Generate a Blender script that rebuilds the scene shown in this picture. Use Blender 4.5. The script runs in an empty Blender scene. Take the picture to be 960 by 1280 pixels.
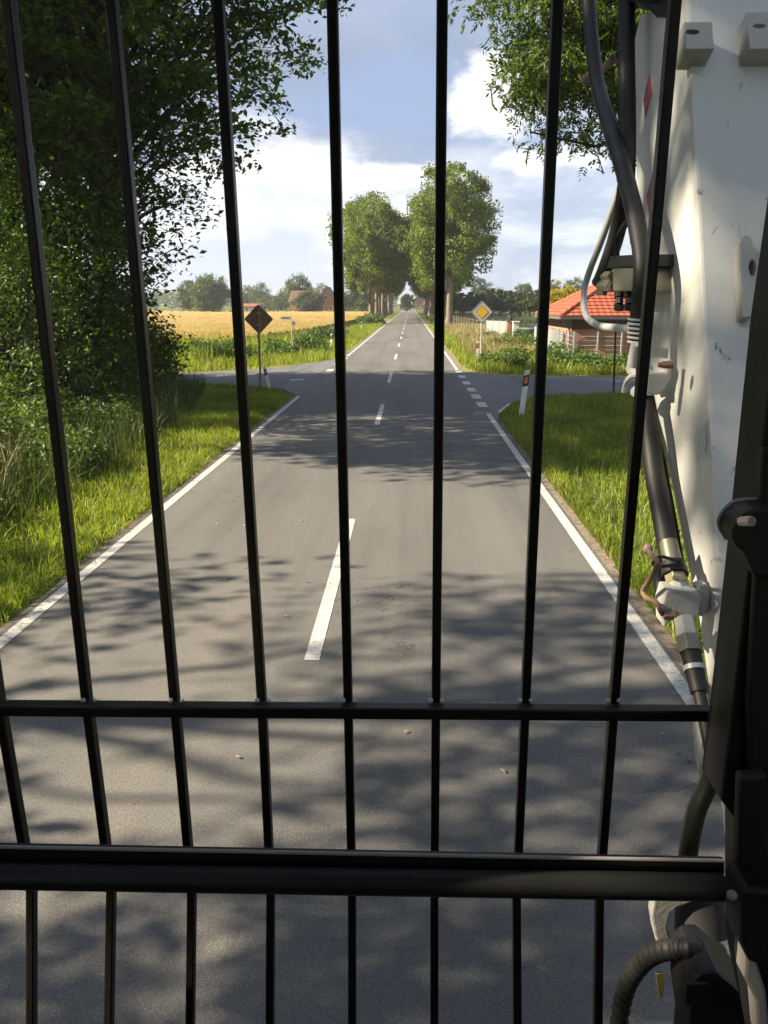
import bpy, bmesh, math, random
import numpy as np
from mathutils import Vector, Matrix, Quaternion

R = math.radians
scene = bpy.context.scene
COL = scene.collection

# ------------------------------------------------------------------ camera
CH = 2.7
TH, PS, FP = R(14.57), R(1.83), 1000.0
cam = bpy.data.cameras.new("camera")
camo = bpy.data.objects.new("camera", cam)
COL.objects.link(camo)
camo.location = (0, 0, CH)
camo.rotation_euler = (R(90) - TH, 0, PS)
cam.sensor_fit = 'VERTICAL'
cam.sensor_height = 24.0
cam.lens = 24.0 * FP / 1280.0
cam.clip_start = 0.05
cam.clip_end = 6000
scene.camera = camo

# ------------------------------------------------------------------ light
SUN_EL, SUN_BACK = R(33), R(8)
SUN_DIR = Vector((-math.cos(SUN_BACK) * math.cos(SUN_EL), -math.sin(SUN_BACK) * math.cos(SUN_EL), math.sin(SUN_EL)))
SKY_STRENGTH = 0.062
sl = bpy.data.lights.new("sun", 'SUN')
sl.energy = 5.0
sl.angle = R(0.5)
sl.color = (1.0, 0.86, 0.64)
slo = bpy.data.objects.new("sun", sl)
COL.objects.link(slo)
slo.rotation_euler = (-SUN_DIR).to_track_quat('-Z', 'Y').to_euler()
slo.location = SUN_DIR * 200

scene.view_settings.view_transform = 'Standard'
scene.view_settings.look = 'None'
scene.view_settings.exposure = 1.8
scene.view_settings.gamma = 1.0
scene.render.engine = 'CYCLES'
scene.cycles.max_bounces = 8
scene.cycles.diffuse_bounces = 5
scene.cycles.transparent_max_bounces = 12

world = bpy.data.worlds.new("World")
scene.world = world
world.use_nodes = True


def build_sky():
    nt = world.node_tree
    nt.nodes.clear()
    N, Lk = nt.nodes.new, nt.links.new
    out = N('ShaderNodeOutputWorld')
    bg = N('ShaderNodeBackground')
    bg.inputs['Strength'].default_value = SKY_STRENGTH
    Lk(bg.outputs[0], out.inputs[0])
    sky = N('ShaderNodeTexSky')
    sky.sky_type = 'NISHITA'
    sky.sun_disc = False
    sky.sun_elevation = SUN_EL
    sky.sun_rotation = R(270) - SUN_BACK
    sky.air_density = 1.0
    sky.dust_density = 0.6
    tc = N('ShaderNodeTexCoord')
    sep = N('ShaderNodeSeparateXYZ')
    Lk(tc.outputs['Generated'], sep.inputs[0])

    def noise(scale, det, rough, zs, off=(0, 0, 0), dist=0.0):
        mp = N('ShaderNodeMapping')
        mp.inputs['Scale'].default_value = (1, 1, zs)
        mp.inputs['Location'].default_value = off
        Lk(tc.outputs['Generated'], mp.inputs[0])
        n = N('ShaderNodeTexNoise')
        n.inputs['Scale'].default_value = scale
        n.inputs['Detail'].default_value = det
        n.inputs['Roughness'].default_value = rough
        n.inputs['Distortion'].default_value = dist
        Lk(mp.outputs[0], n.inputs['Vector'])
        return n.outputs['Fac']

    def math_(op, a, b=None, clamp=False):
        m = N('ShaderNodeMath')
        m.operation = op
        m.use_clamp = clamp
        for i, v in enumerate((a, b)):
            if v is None:
                continue
            if isinstance(v, (int, float)):
                m.inputs[i].default_value = v
            else:
                Lk(v, m.inputs[i])
        return m.outputs[0]

    def smooth(v, a, b):
        m = N('ShaderNodeMapRange')
        m.interpolation_type = 'SMOOTHSTEP'
        m.inputs['From Min'].default_value = a
        m.inputs['From Max'].default_value = b
        Lk(v, m.inputs['Value'])
        return m.outputs[0]

    def mixc(f, a, b):
        m = N('ShaderNodeMix')
        m.data_type = 'RGBA'
        if isinstance(f, (int, float)):
            m.inputs['Factor'].default_value = f
        else:
            Lk(f, m.inputs['Factor'])
        for i, v in ((6, a), (7, b)):
            if isinstance(v, tuple):
                m.inputs[i].default_value = (*v, 1)
            else:
                Lk(v, m.inputs[i])
        return m.outputs[2]

    z = sep.outputs['Z']
    n1 = noise(5.0, 6, 0.55, 2.2, (3.1, 0.4, 1.0), 0.3)
    n2 = noise(13.0, 7, 0.6, 1.8, (0.2, 4.4, 2.0), 0.2)
    n3 = noise(2.4, 3, 0.5, 3.0, (7.2, 1.4, 0.6))
    zz = math_('ADD', z, math_('MULTIPLY', math_('SUBTRACT', n1, 0.5), 0.20))
    zz = math_('ADD', zz, math_('MULTIPLY', math_('SUBTRACT', n2, 0.5), 0.10))
    # the cloud deck's own colours by height: white base bank, blue-grey belly above, paler again overhead
    ramp = N('ShaderNodeValToRGB')
    e = ramp.color_ramp.elements
    K = 1.0
    e[0].position = 0.0
    e[0].color = (3.6, 3.95, 4.6, 1)
    e[1].position = 1.0
    e[1].color = (2.6, 2.75, 3.1, 1)
    for p, c in ((0.04, (3.6, 3.9, 4.6)), (0.075, (4.5, 4.7, 5.0)), (0.10, (5.0, 5.05, 5.1)), (0.125, (4.3, 4.5, 4.9)), (0.150, (5.0, 5.05, 5.15)), (0.190, (2.1, 2.45, 3.2)),
                 (0.23, (1.8, 2.08, 2.65)), (0.30, (2.35, 2.65, 3.35)), (0.42, (2.6, 2.8, 3.3))):
        x = e.new(p)
        x.color = (*c, 1)
    ramp.color_ramp.interpolation = 'EASE'
    Lk(zz, ramp.inputs[0])
    # blue gaps and bright heads
    blue = mixc(smooth(n3, 0.52, 0.72), ramp.outputs[0], (1.9, 2.4, 3.6))
    xs = sep.outputs['X']
    right = smooth(xs, 0.03, 0.14)
    # to the right of the road the bank breaks up into streaks of pale blue and white
    strk = smooth(noise(6.0, 6, 0.6, 3.5, (1.0, 9.0, 4.0), 0.4), 0.42, 0.66)
    streaks = mixc(strk, (2.2, 2.7, 3.7), (4.3, 4.55, 5.0))
    c1 = mixc(math_('MULTIPLY', right, 0.85), blue, streaks)
    # one bright cumulus head
    def head(col, azd, eld, ra, re):
        d = Vector((math.sin(R(azd)) * math.cos(R(eld)), math.cos(R(azd)) * math.cos(R(eld)), math.sin(R(eld))))
        ax = math_('DIVIDE', math_('SUBTRACT', xs, d.x), ra)
        az_ = math_('DIVIDE', math_('SUBTRACT', z, d.z), re)
        rr = math_('ADD', math_('MULTIPLY', ax, ax), math_('MULTIPLY', az_, az_))
        rr = math_('SUBTRACT', math_('ADD', rr, math_('MULTIPLY', math_('SUBTRACT', n2, 0.5), 5.5)), math_('MULTIPLY', math_('SUBTRACT', n1, 0.5), 1.0))
        rr = math_('MULTIPLY', rr, smooth(sep.outputs['Y'], 1.0, 0.2)) if False else rr
        f = smooth(rr, 1.5, 0.2)
        f = math_('MULTIPLY', f, smooth(sep.outputs['Y'], 0.2, 0.5))
        return mixc(f, col, (5.8, 5.7, 5.6))
    c2 = head(c1, 5.6, 12.6, 0.052, 0.040)
    c2 = head(c2, 9.5, 9.0, 0.060, 0.016)
    c2 = head(c2, -7.5, 8.3, 0.16, 0.016)
    # the Nishita sky itself shows through around the clouds
    cover = smooth(z, 0.0, 0.02)
    c3 = mixc(math_('ADD', 0.4, math_('MULTIPLY', cover, 0.52)), sky.outputs[0], c2)
    # overhead and behind, clouds thin out to open sky
    c4 = mixc(math_('MULTIPLY', smooth(z, 0.45, 0.8), 0.3), c3, sky.outputs[0])
    Lk(c4, bg.inputs['Color'])


build_sky()

# ------------------------------------------------------------------ picking points
def ray(px, py):
    x, d = (px - 480) / FP, (py - 640) / FP
    f = math.cos(TH) - d * math.sin(TH)
    u = -math.sin(TH) - d * math.cos(TH)
    return Vector((x * math.cos(PS) - f * math.sin(PS), f * math.cos(PS) + x * math.sin(PS), u))


def gnd(px, py, z=0.0):
    r = ray(px, py)
    t = (z - CH) / r.z
    return Vector((r.x * t, r.y * t, z))


def onY(px, py, Y):
    r = ray(px, py)
    t = Y / r.y
    return Vector((r.x * t, Y, CH + r.z * t))


def onX(px, py, X):
    r = ray(px, py)
    t = X / r.x
    return Vector((X, r.y * t, CH + r.z * t))


# ------------------------------------------------------------------ tagging
def tag(o, label=None, cat=None, group=None, kind=None):
    if label: o['label'] = label
    if cat: o['category'] = cat
    if group: o['group'] = group
    if kind: o['kind'] = kind
    return o


def thing(name, label, cat, loc=(0, 0, 0), group=None, rz=0):
    o = bpy.data.objects.new(name, None)
    o.empty_display_size = 0.2
    o.location = loc
    o.rotation_euler = (0, 0, rz)
    COL.objects.link(o)
    return tag(o, label, cat, group)


def link_mesh(name, me, mat=None, parent=None, smooth=False):
    o = bpy.data.objects.new(name, me)
    COL.objects.link(o)
    if mat is not None and not me.materials:
        me.materials.append(mat)
    if parent is not None:
        o.parent = parent
    if smooth:
        me.polygons.foreach_set('use_smooth', [True] * len(me.polygons))
    return o


class MB:
    def __init__(s):
        s.v, s.f = [], []

    def quad(s, a, b, c, d):
        n = len(s.v)
        s.v += [tuple(a), tuple(b), tuple(c), tuple(d)]
        s.f.append((n, n + 1, n + 2, n + 3))
        return s

    def poly(s, pts):
        n = len(s.v)
        s.v += [tuple(p) for p in pts]
        s.f.append(tuple(range(n, n + len(pts))))
        return s

    def box(s, lo, hi, M=None):
        n = len(s.v)
        for z in (lo[2], hi[2]):
            for x, y in ((lo[0], lo[1]), (hi[0], lo[1]), (hi[0], hi[1]), (lo[0], hi[1])):
                p = Vector((x, y, z))
                s.v.append(tuple(M @ p if M else p))
        for q in ((3, 2, 1, 0), (4, 5, 6, 7), (0, 1, 5, 4), (1, 2, 6, 5), (2, 3, 7, 6), (3, 0, 4, 7)):
            s.f.append(tuple(n + i for i in q))
        return s

    def prism(s, pts, d):
        """closed outline of 3D points swept by vector d"""
        n, k = len(s.v), len(pts)
        d = Vector(d)
        s.v += [tuple(p) for p in pts] + [tuple(Vector(p) + d) for p in pts]
        s.f.append(tuple(range(n + k - 1, n - 1, -1)))
        s.f.append(tuple(range(n + k, n + 2 * k)))
        for i in range(k):
            j = (i + 1) % k
            s.f.append((n + i, n + j, n + k + j, n + k + i))
        return s

    def tube(s, pts, rad, k=10, cap=True):
        pts = [Vector(p) for p in pts]
        m = len(pts)
        if not hasattr(rad, '__len__'):
            rad = [rad] * m
        n = len(s.v)
        t0 = (pts[1] - pts[0]).normalized()
        ref = Vector((0, 0, 1)) if abs(t0.z) < 0.9 else Vector((1, 0, 0))
        u = t0.cross(ref).normalized()
        for i in range(m):
            t = (pts[min(i + 1, m - 1)] - pts[max(i - 1, 0)]).normalized()
            u = (u - t * u.dot(t)).normalized()
            w = t.cross(u)
            for j in range(k):
                a = 2 * math.pi * j / k
                s.v.append(tuple(pts[i] + (u * math.cos(a) + w * math.sin(a)) * rad[i]))
        for i in range(m - 1):
            for j in range(k):
                a, b = n + i * k + j, n + i * k + (j + 1) % k
                s.f.append((a, b, b + k, a + k))
        if cap:
            s.f.append(tuple(n + j for j in reversed(range(k))))
            s.f.append(tuple(n + (m - 1) * k + j for j in range(k)))
        return s

    def ball(s, c, r, k=12):
        c = Vector(c)
        n = len(s.v)
        h = k // 2
        for i in range(h + 1):
            a = math.pi * i / h
            for j in range(k):
                b = 2 * math.pi * j / k
                s.v.append((c.x + r * math.sin(a) * math.cos(b), c.y + r * math.sin(a) * math.sin(b), c.z + r * math.cos(a)))
        for i in range(h):
            for j in range(k):
                a, b = n + i * k + j, n + i * k + (j + 1) % k
                s.f.append((a, a + k, b + k, b))
        return s

    def build(s, name, mat, parent=None, smooth=False, bevel=0, angle=40):
        me = bpy.data.meshes.new(name)
        me.from_pydata(s.v, [], s.f)
        me.validate()
        bm = bmesh.new()
        bm.from_mesh(me)
        bmesh.ops.remove_doubles(bm, verts=bm.verts, dist=1e-5)
        bmesh.ops.recalc_face_normals(bm, faces=bm.faces)
        if bevel:
            ed = [e for e in bm.edges if len(e.link_faces) == 2 and e.calc_face_angle(0) > R(30)]
            bmesh.ops.bevel(bm, geom=ed, offset=bevel, segments=2, affect='EDGES', profile=0.6)
        bm.to_mesh(me)
        bm.free()
        o = link_mesh(name, me, mat, parent, smooth)
        if smooth:
            try:
                me.set_sharp_from_angle(angle=R(angle))
            except Exception:
                pass
        return o


def smooth_path(pts, n=8):
    pts = [Vector(p) for p in pts]
    if len(pts) < 3:
        return pts
    P = [pts[0] * 2 - pts[1]] + pts + [pts[-1] * 2 - pts[-2]]
    out = []
    for i in range(1, len(P) - 2):
        a, b, c, d = P[i - 1:i + 3]
        for k in range(n):
            t = k / n
            out.append(0.5 * ((2 * b) + (c - a) * t + (2 * a - 5 * b + 4 * c - d) * t * t + (3 * b - a - 3 * c + d) * t ** 3))
    out.append(pts[-1])
    return out


def np_mesh(name, V, Fc, k, mat, parent=None, smooth=False):
    """V (n,3), Fc (m,k) -> mesh object, fast"""
    me = bpy.data.meshes.new(name)
    me.vertices.add(len(V))
    me.vertices.foreach_set('co', np.asarray(V, np.float32).ravel())
    m = len(Fc)
    me.loops.add(m * k)
    me.loops.foreach_set('vertex_index', np.asarray(Fc, np.int32).ravel())
    me.polygons.add(m)
    me.polygons.foreach_set('loop_start', np.arange(0, m * k, k, dtype=np.int32))
    me.polygons.foreach_set('loop_total', np.full(m, k, np.int32))
    me.update(calc_edges=True)
    return link_mesh(name, me, mat, parent, smooth)


def plate(name, pts, holes, thick, mat, parent, origin, ux, uy):
    """flat plate with real holes; pts in (u,v) metres on plane origin/ux/uy"""
    cu = bpy.data.curves.new(name, 'CURVE')
    cu.dimensions = '2D'
    cu.fill_mode = 'BOTH'
    cu.extrude = thick / 2
    cu.bevel_depth = min(0.0012, thick * 0.2)
    cu.bevel_resolution = 1
    for ring in [pts] + holes:
        sp = cu.splines.new('POLY')
        sp.points.add(len(ring) - 1)
        for p, q in zip(sp.points, ring):
            p.co = (q[0], q[1], 0, 1)
        sp.use_cyclic_u = True
    tmp = bpy.data.objects.new("tmp", cu)
    COL.objects.link(tmp)
    bpy.context.view_layer.update()
    me = bpy.data.meshes.new_from_object(tmp.evaluated_get(bpy.context.evaluated_depsgraph_get()))
    bpy.data.objects.remove(tmp)
    ux, uy = Vector(ux).normalized(), Vector(uy)
    uz = ux.cross(uy).normalized()
    uy = uz.cross(ux)
    M = Matrix((ux, uy, uz)).transposed().to_4x4()
    M.translation = Vector(origin)
    me.transform(M)
    me.materials.clear()
    me.name = name
    return link_mesh(name, me, mat, parent)


# ------------------------------------------------------------------ materials
class Mat:
    def __init__(s, name, rough=0.6, spec=0.4, metal=0.0):
        s.m = bpy.data.materials.new(name)
        s.m.use_nodes = True
        s.nt = s.m.node_tree
        s.b = s.nt.nodes['Principled BSDF']
        s.b.inputs['Roughness'].default_value = rough
        s.b.inputs['Specular IOR Level'].default_value = spec
        s.b.inputs['Metallic'].default_value = metal
        s._tc = None

    def n(s, t): return s.nt.nodes.new(t)
    def l(s, a, b): s.nt.links.new(a, b)

    def coord(s, scale=(1, 1, 1), which='Object'):
        if s._tc is None: s._tc = s.n('ShaderNodeTexCoord')
        mp = s.n('ShaderNodeMapping')
        mp.inputs['Scale'].default_value = scale
        s.l(s._tc.outputs[which], mp.inputs[0])
        return mp.outputs[0]

    def noise(s, scale, det=4, rough=0.6, sc=(1, 1, 1), which='Object', dist=0):
        t = s.n('ShaderNodeTexNoise')
        t.inputs['Scale'].default_value = scale
        t.inputs['Detail'].default_value = det
        t.inputs['Roughness'].default_value = rough
        t.inputs['Distortion'].default_value = dist
        s.l(s.coord(sc, which), t.inputs['Vector'])
        return t.outputs['Fac']

    def ramp(s, f, stops):
        r = s.n('ShaderNodeValToRGB')
        e = r.color_ramp.elements
        e[0].position, e[1].position = stops[0][0], stops[-1][0]
        e[0].color, e[1].color = (*stops[0][1], 1), (*stops[-1][1], 1)
        for p, c in stops[1:-1]:
            x = e.new(p)
            x.color = (*c, 1)
        s.l(f, r.inputs[0])
        return r.outputs[0]

    def fac(s, f, a, b):
        m = s.n('ShaderNodeMapRange')
        m.inputs['From Min'].default_value = a
        m.inputs['From Max'].default_value = b
        s.l(f, m.inputs['Value'])
        return m.outputs[0]

    def mix(s, f, a, b, mode='MIX'):
        m = s.n('ShaderNodeMix')
        m.data_type = 'RGBA'
        m.blend_type = mode
        if isinstance(f, (int, float)): m.inputs['Factor'].default_value = f
        else: s.l(f, m.inputs['Factor'])
        for i, v in ((6, a), (7, b)):
            if isinstance(v, tuple): m.inputs[i].default_value = (*v, 1)
            else: s.l(v, m.inputs[i])
        return m.outputs[2]

    def mul(s, a, b):
        m = s.n('ShaderNodeMath')
        m.operation = 'MULTIPLY'
        for i, v in ((0, a), (1, b)):
            if isinstance(v, (int, float)): m.inputs[i].default_value = v
            else: s.l(v, m.inputs[i])
        return m.outputs[0]

    def color(s, c):
        if isinstance(c, tuple): s.b.inputs['Base Color'].default_value = (*c, 1)
        else: s.l(c, s.b.inputs['Base Color'])
        return s

    def bump(s, h, strength=0.3, dist=0.02):
        b = s.n('ShaderNodeBump')
        b.inputs['Strength'].default_value = strength
        b.inputs['Distance'].default_value = dist
        s.l(h, b.inputs['Height'])
        s.l(b.outputs[0], s.b.inputs['Normal'])
        return s


def paint(name, c, dirt=(0.1, 0.08, 0.06), amount=0.25, rough=0.45, scale=6, streak=(1, 1, 0.25), spec=0.4, metal=0):
    m = Mat(name, rough, spec, metal)
    f = m.fac(m.noise(scale, 6, 0.65, streak), 0.5, 0.8)
    g = m.fac(m.noise(scale * 7, 4, 0.6), 0.62, 0.75)
    base = m.mix(m.mul(f, amount), c, dirt)
    base = m.mix(m.mul(g, amount), base, dirt)
    m.color(base).bump(m.noise(scale * 20, 3), 0.06, 0.005)
    return m.m


def leafmat(name, stops, trans=0.35, vary=0.8, vscale=0.6, tint=(1.15, 1.25, 0.55)):
    m = Mat(name, 0.5, 0.3)
    g = m.n('ShaderNodeNewGeometry')
    c = m.ramp(g.outputs['Random Per Island'], stops)
    big = m.fac(m.noise(vscale, 3, 0.5), 0.35, 0.65)
    c2 = m.mix(1.0, c, m.mix(big, (1 - 0.35 * vary,) * 3, (1 + 0.25 * vary,) * 3), 'MULTIPLY')
    m.color(c2)
    tr = m.n('ShaderNodeBsdfTranslucent')
    tc = m.mix(1.0, c2, tint, 'MULTIPLY')
    m.l(tc, tr.inputs['Color'])
    mx = m.n('ShaderNodeMixShader')
    mx.inputs[0].default_value = trans
    m.l(m.b.outputs[0], mx.inputs[1])
    m.l(tr.outputs[0], mx.inputs[2])
    m.l(mx.outputs[0], m.nt.nodes['Material Output'].inputs[0])
    return m.m


def barkmat(name, a, b):
    m = Mat(name, 0.9, 0.15)
    f = m.noise(9, 6, 0.7, (1, 1, 0.18))
    m.color(m.ramp(f, [(0.3, a), (0.7, b)]))
    m.bump(m.noise(14, 5, 0.7, (1, 1, 0.15)), 0.9, 0.05)
    return m.m


def asphalt(name, lo, hi, tint=0.0):
    m = Mat(name, 0.86, 0.25)
    fine = m.noise(190, 2, 0.7)
    mid = m.noise(45, 4, 0.7)
    patch = m.noise(0.35, 5, 0.6, (1.6, 0.35, 1))
    c = m.ramp(fine, [(0.33, tuple(x * 0.55 for x in lo)), (0.5, lo), (0.62, hi), (0.74, tuple(min(1, x * 2.1) for x in hi))])
    c = m.mix(1.0, c, m.ramp(mid, [(0.3, (0.8,) * 3), (0.7, (1.18,) * 3)]), 'MULTIPLY')
    c = m.mix(1.0, c, m.ramp(patch, [(0.3, (0.74, 0.75, 0.77)), (0.5, (1, 1, 1)), (0.72, (1.2, 1.16, 1.1))]), 'MULTIPLY')
    lanes = m.noise(1.0, 4, 0.6, (1.5, 0.02, 1))
    c = m.mix(1.0, c, m.ramp(lanes, [(0.32, (0.82, 0.82, 0.83)), (0.5, (1, 1, 1)), (0.68, (1.12, 1.1, 1.07))]), 'MULTIPLY')
    blot = m.fac(m.noise(2.2, 6, 0.72, (1, 0.5, 1), dist=0.6), 0.60, 0.74)
    c = m.mix(m.mul(blot, 0.45), c, (0.045, 0.043, 0.042))
    # thin wandering cracks
    v = m.n('ShaderNodeTexVoronoi')
    v.feature = 'DISTANCE_TO_EDGE'
    v.inputs['Scale'].default_value = 0.42
    wob = m.n('ShaderNodeTexNoise')
    wob.inputs['Scale'].default_value = 2.4
    wob.inputs['Detail'].default_value = 5
    cc = m.coord()
    m.l(cc, wob.inputs['Vector'])
    ad = m.n('ShaderNodeMixRGB')
    ad.blend_type = 'LINEAR_LIGHT'
    ad.inputs[0].default_value = 0.5
    m.l(cc, ad.inputs[1])
    m.l(wob.outputs['Color'], ad.inputs[2])
    m.l(ad.outputs[0], v.inputs['Vector'])
    crack = m.mul(m.fac(v.outputs['Distance'], 0.005, 0.0015), m.fac(m.noise(0.25, 2), 0.52, 0.58))
    c = m.mix(m.mul(crack, 0.6), c, (0.02, 0.02, 0.02))
    m.color(c)
    m.bump(m.noise(130, 3, 0.7), 0.55, 0.012)
    return m.m


def roadpaint(name):
    m = Mat(name, 0.75, 0.3)
    wear = m.fac(m.noise(24, 7, 0.78), 0.50, 0.62)
    big = m.fac(m.noise(1.3, 4), 0.30, 0.62)
    f = m.mul(wear, big)
    base = m.ramp(m.noise(120, 3), [(0.3, (0.36, 0.35, 0.325)), (0.7, (0.56, 0.55, 0.51))])
    m.color(m.mix(f, base, (0.13, 0.125, 0.12)))
    m.bump(m.noise(140, 3), 0.3, 0.008)
    return m.m


M = {}
M['asphalt'] = asphalt('asphalt', (0.110, 0.107, 0.103), (0.172, 0.168, 0.160))
M['asphalt_side'] = asphalt('asphalt_side', (0.115, 0.118, 0.128), (0.175, 0.178, 0.188))
M['roadpaint'] = roadpaint('worn_road_paint')
M['guard'] = paint('black_guard_enamel', (0.011, 0.010, 0.009), (0.05, 0.04, 0.03), 0.45, 0.36, 10, (1, 1, 0.3), 0.25)
M['cabblack'] = paint('black_cab_trim', (0.007, 0.007, 0.0065), (0.03, 0.027, 0.023), 0.35, 0.5, 7, spec=0.3)
M['cabgrey'] = paint('grey_cab_trim', (0.24, 0.22, 0.21), (0.08, 0.07, 0.06), 0.3, 0.55, 7)
M['rubber'] = paint('black_hose_rubber', (0.010, 0.010, 0.010), (0.06, 0.055, 0.05), 0.4, 0.55, 12, (1, 1, 1))
M['steel'] = paint('grey_steel_pipe', (0.42, 0.43, 0.43), (0.12, 0.1, 0.08), 0.4, 0.42, 14, (1, 1, 1), 0.5, 0.2)
M['olive'] = paint('olive_zinc_fitting', (0.20, 0.19, 0.14), (0.05, 0.045, 0.03), 0.5, 0.4, 18, (1, 1, 1), 0.5, 0.55)
M['brass'] = paint('yellow_zinc_nut', (0.5, 0.42, 0.22), (0.1, 0.08, 0.04), 0.4, 0.35, 18, (1, 1, 1), 0.5, 0.7)
M['rustyrod'] = paint('rusty_handle_rod', (0.23, 0.14, 0.10), (0.12, 0.05, 0.03), 0.7, 0.6, 30, (1, 1, 1))
M['knob'] = paint('dull_mauve_knob', (0.30, 0.19, 0.19), (0.12, 0.07, 0.06), 0.4, 0.5, 30)
M['red'] = paint('red_marker_film', (0.42, 0.04, 0.05), (0.2, 0.05, 0.05), 0.3, 0.45, 10)
M['darkpole'] = paint('dark_painted_pole', (0.03, 0.03, 0.03), (0.07, 0.06, 0.05), 0.4, 0.6, 8)
M['galv'] = paint('galvanised_steel', (0.40, 0.41, 0.42), (0.2, 0.19, 0.17), 0.4, 0.5, 8, (1, 1, 0.3), 0.5, 0.3)
M['signback'] = paint('weathered_sign_back', (0.25, 0.15, 0.09), (0.05, 0.04, 0.03), 0.5, 0.6, 8)
M['signwhite'] = paint('sign_white', (0.50, 0.49, 0.46), (0.3, 0.28, 0.24), 0.3, 0.45, 8)
M['signyellow'] = paint('sign_yellow', (0.75, 0.42, 0.03), (0.4, 0.25, 0.05), 0.2, 0.45, 8)
M['signblack'] = paint('sign_black', (0.02, 0.02, 0.02), (0.05, 0.05, 0.05), 0.3, 0.5, 8)
M['postwhite'] = paint('delineator_white', (0.72, 0.72, 0.70), (0.25, 0.24, 0.2), 0.4, 0.5, 10)
M['orange'] = paint('orange_reflector', (0.75, 0.20, 0.04), (0.4, 0.1, 0.03), 0.3, 0.3, 10)
M['wood'] = paint('grey_fence_wood', (0.20, 0.155, 0.11), (0.07, 0.055, 0.04), 0.6, 0.85, 10)
M['brownboard'] = paint('brown_boarding', (0.085, 0.055, 0.042), (0.04, 0.03, 0.025), 0.5, 0.75, 8)
M['gutter'] = paint('dark_gutter', (0.10, 0.09, 0.085), (0.04, 0.04, 0.04), 0.4, 0.5, 8)
M['greypanel'] = paint('grey_fence_panel', (0.21, 0.22, 0.22), (0.2, 0.2, 0.18), 0.4, 0.7, 4)
M['render'] = paint('white_render', (0.6, 0.58, 0.54), (0.35, 0.32, 0.27), 0.35, 0.85, 4)
M['statue'] = paint('dark_bronze', (0.03, 0.032, 0.03), (0.09, 0.09, 0.08), 0.5, 0.5, 30)
M['blueblack'] = paint('dark_blue_car_paint', (0.02, 0.035, 0.075), (0.05, 0.05, 0.06), 0.1, 0.2, 5, (1, 1, 1), 0.6)
M['carglass'] = paint('dark_car_glass', (0.02, 0.025, 0.03), (0.05, 0.05, 0.05), 0.1, 0.08, 5, (1, 1, 1), 0.7)
M['tyre'] = paint('tyre_rubber', (0.02, 0.02, 0.02), (0.06, 0.055, 0.05), 0.4, 0.85, 12)
M['windowdark'] = paint('dark_window_glass', (0.03, 0.035, 0.04), (0.06, 0.06, 0.06), 0.2, 0.12, 6)
M['yellowlabel'] = paint('worn_yellow_tag', (0.22, 0.18, 0.08), (0.08, 0.06, 0.03), 0.6, 0.6, 30)


def boom_paint():
    m = Mat('scuffed_white_boom_paint', 0.38, 0.45)
    dirt = m.fac(m.noise(3.5, 7, 0.7, (1, 1, 0.3)), 0.5, 0.85)
    c = m.mix(m.mul(dirt, 0.4), (0.56, 0.565, 0.545), (0.38, 0.34, 0.27))
    runs = m.fac(m.noise(16, 5, 0.7, (1, 1, 0.06)), 0.6, 0.78)
    c = m.mix(m.mul(runs, 0.35), c, (0.36, 0.25, 0.14))
    chips = m.fac(m.noise(22, 7, 0.75, (1, 1, 0.6), dist=0.8), 0.625, 0.66)
    c = m.mix(m.mul(chips, 0.75), c, (0.11, 0.09, 0.075))
    scr = m.fac(m.noise(7, 8, 0.78, (2.4, 1, 0.5), dist=1.8), 0.64, 0.665)
    c = m.mix(m.mul(scr, 0.6), c, (0.16, 0.14, 0.12))
    m.color(c)
    m.bump(m.noise(5, 4), 0.12, 0.02)
    return m.m


def cast_paint():
    m = Mat('chipped_cream_casting', 0.5, 0.4)
    f = m.fac(m.noise(22, 6, 0.7), 0.58, 0.72)
    g = m.fac(m.noise(60, 5, 0.7), 0.66, 0.72)
    c = m.mix(m.mul(f, 0.55), (0.42, 0.415, 0.38), (0.28, 0.22, 0.16))
    c = m.mix(m.mul(g, 0.85), c, (0.07, 0.05, 0.035))
    m.color(c).bump(m.noise(70, 4), 0.25, 0.006)
    return m.m


M['boom'] = boom_paint()
M['cast'] = cast_paint()


def brick(name, a, b, mortar, scale=1.0):
    m = Mat(name, 0.88, 0.2)
    t = m.n('ShaderNodeTexBrick')
    t.inputs['Color1'].default_value = (*a, 1)
    t.inputs['Color2'].default_value = (*b, 1)
    t.inputs['Mortar'].default_value = (*mortar, 1)
    t.inputs['Scale'].default_value = 1.0
    t.inputs['Brick Width'].default_value = 0.25 * scale
    t.inputs['Row Height'].default_value = 0.083 * scale
    t.inputs['Mortar Size'].default_value = 0.008 * scale
    tc = m.n('ShaderNodeTexCoord')
    sp = m.n('ShaderNodeSeparateXYZ')
    cb = m.n('ShaderNodeCombineXYZ')
    ad = m.n('ShaderNodeMath')
    m.l(tc.outputs['Object'], sp.inputs[0])
    m.l(sp.outputs['X'], ad.inputs[0])
    m.l(sp.outputs['Y'], ad.inputs[1])
    m.l(ad.outputs[0], cb.inputs['X'])
    m.l(sp.outputs['Z'], cb.inputs['Y'])
    m.l(cb.outputs[0], t.inputs['Vector'])
    c = m.mix(1.0, t.outputs['Color'], m.ramp(m.noise(1.4, 5), [(0.3, (0.75,) * 3), (0.7, (1.2,) * 3)]), 'MULTIPLY')
    m.color(c)
    m.bump(t.outputs['Fac'], -0.3, 0.01)
    return m.m


M['brick'] = brick('red_brown_brick', (0.36, 0.16, 0.085), (0.29, 0.12, 0.07), (0.40, 0.32, 0.25))
M['farbrick'] = brick('far_red_brick', (0.34, 0.13, 0.085), (0.28, 0.11, 0.07), (0.32, 0.25, 0.2))


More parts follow.
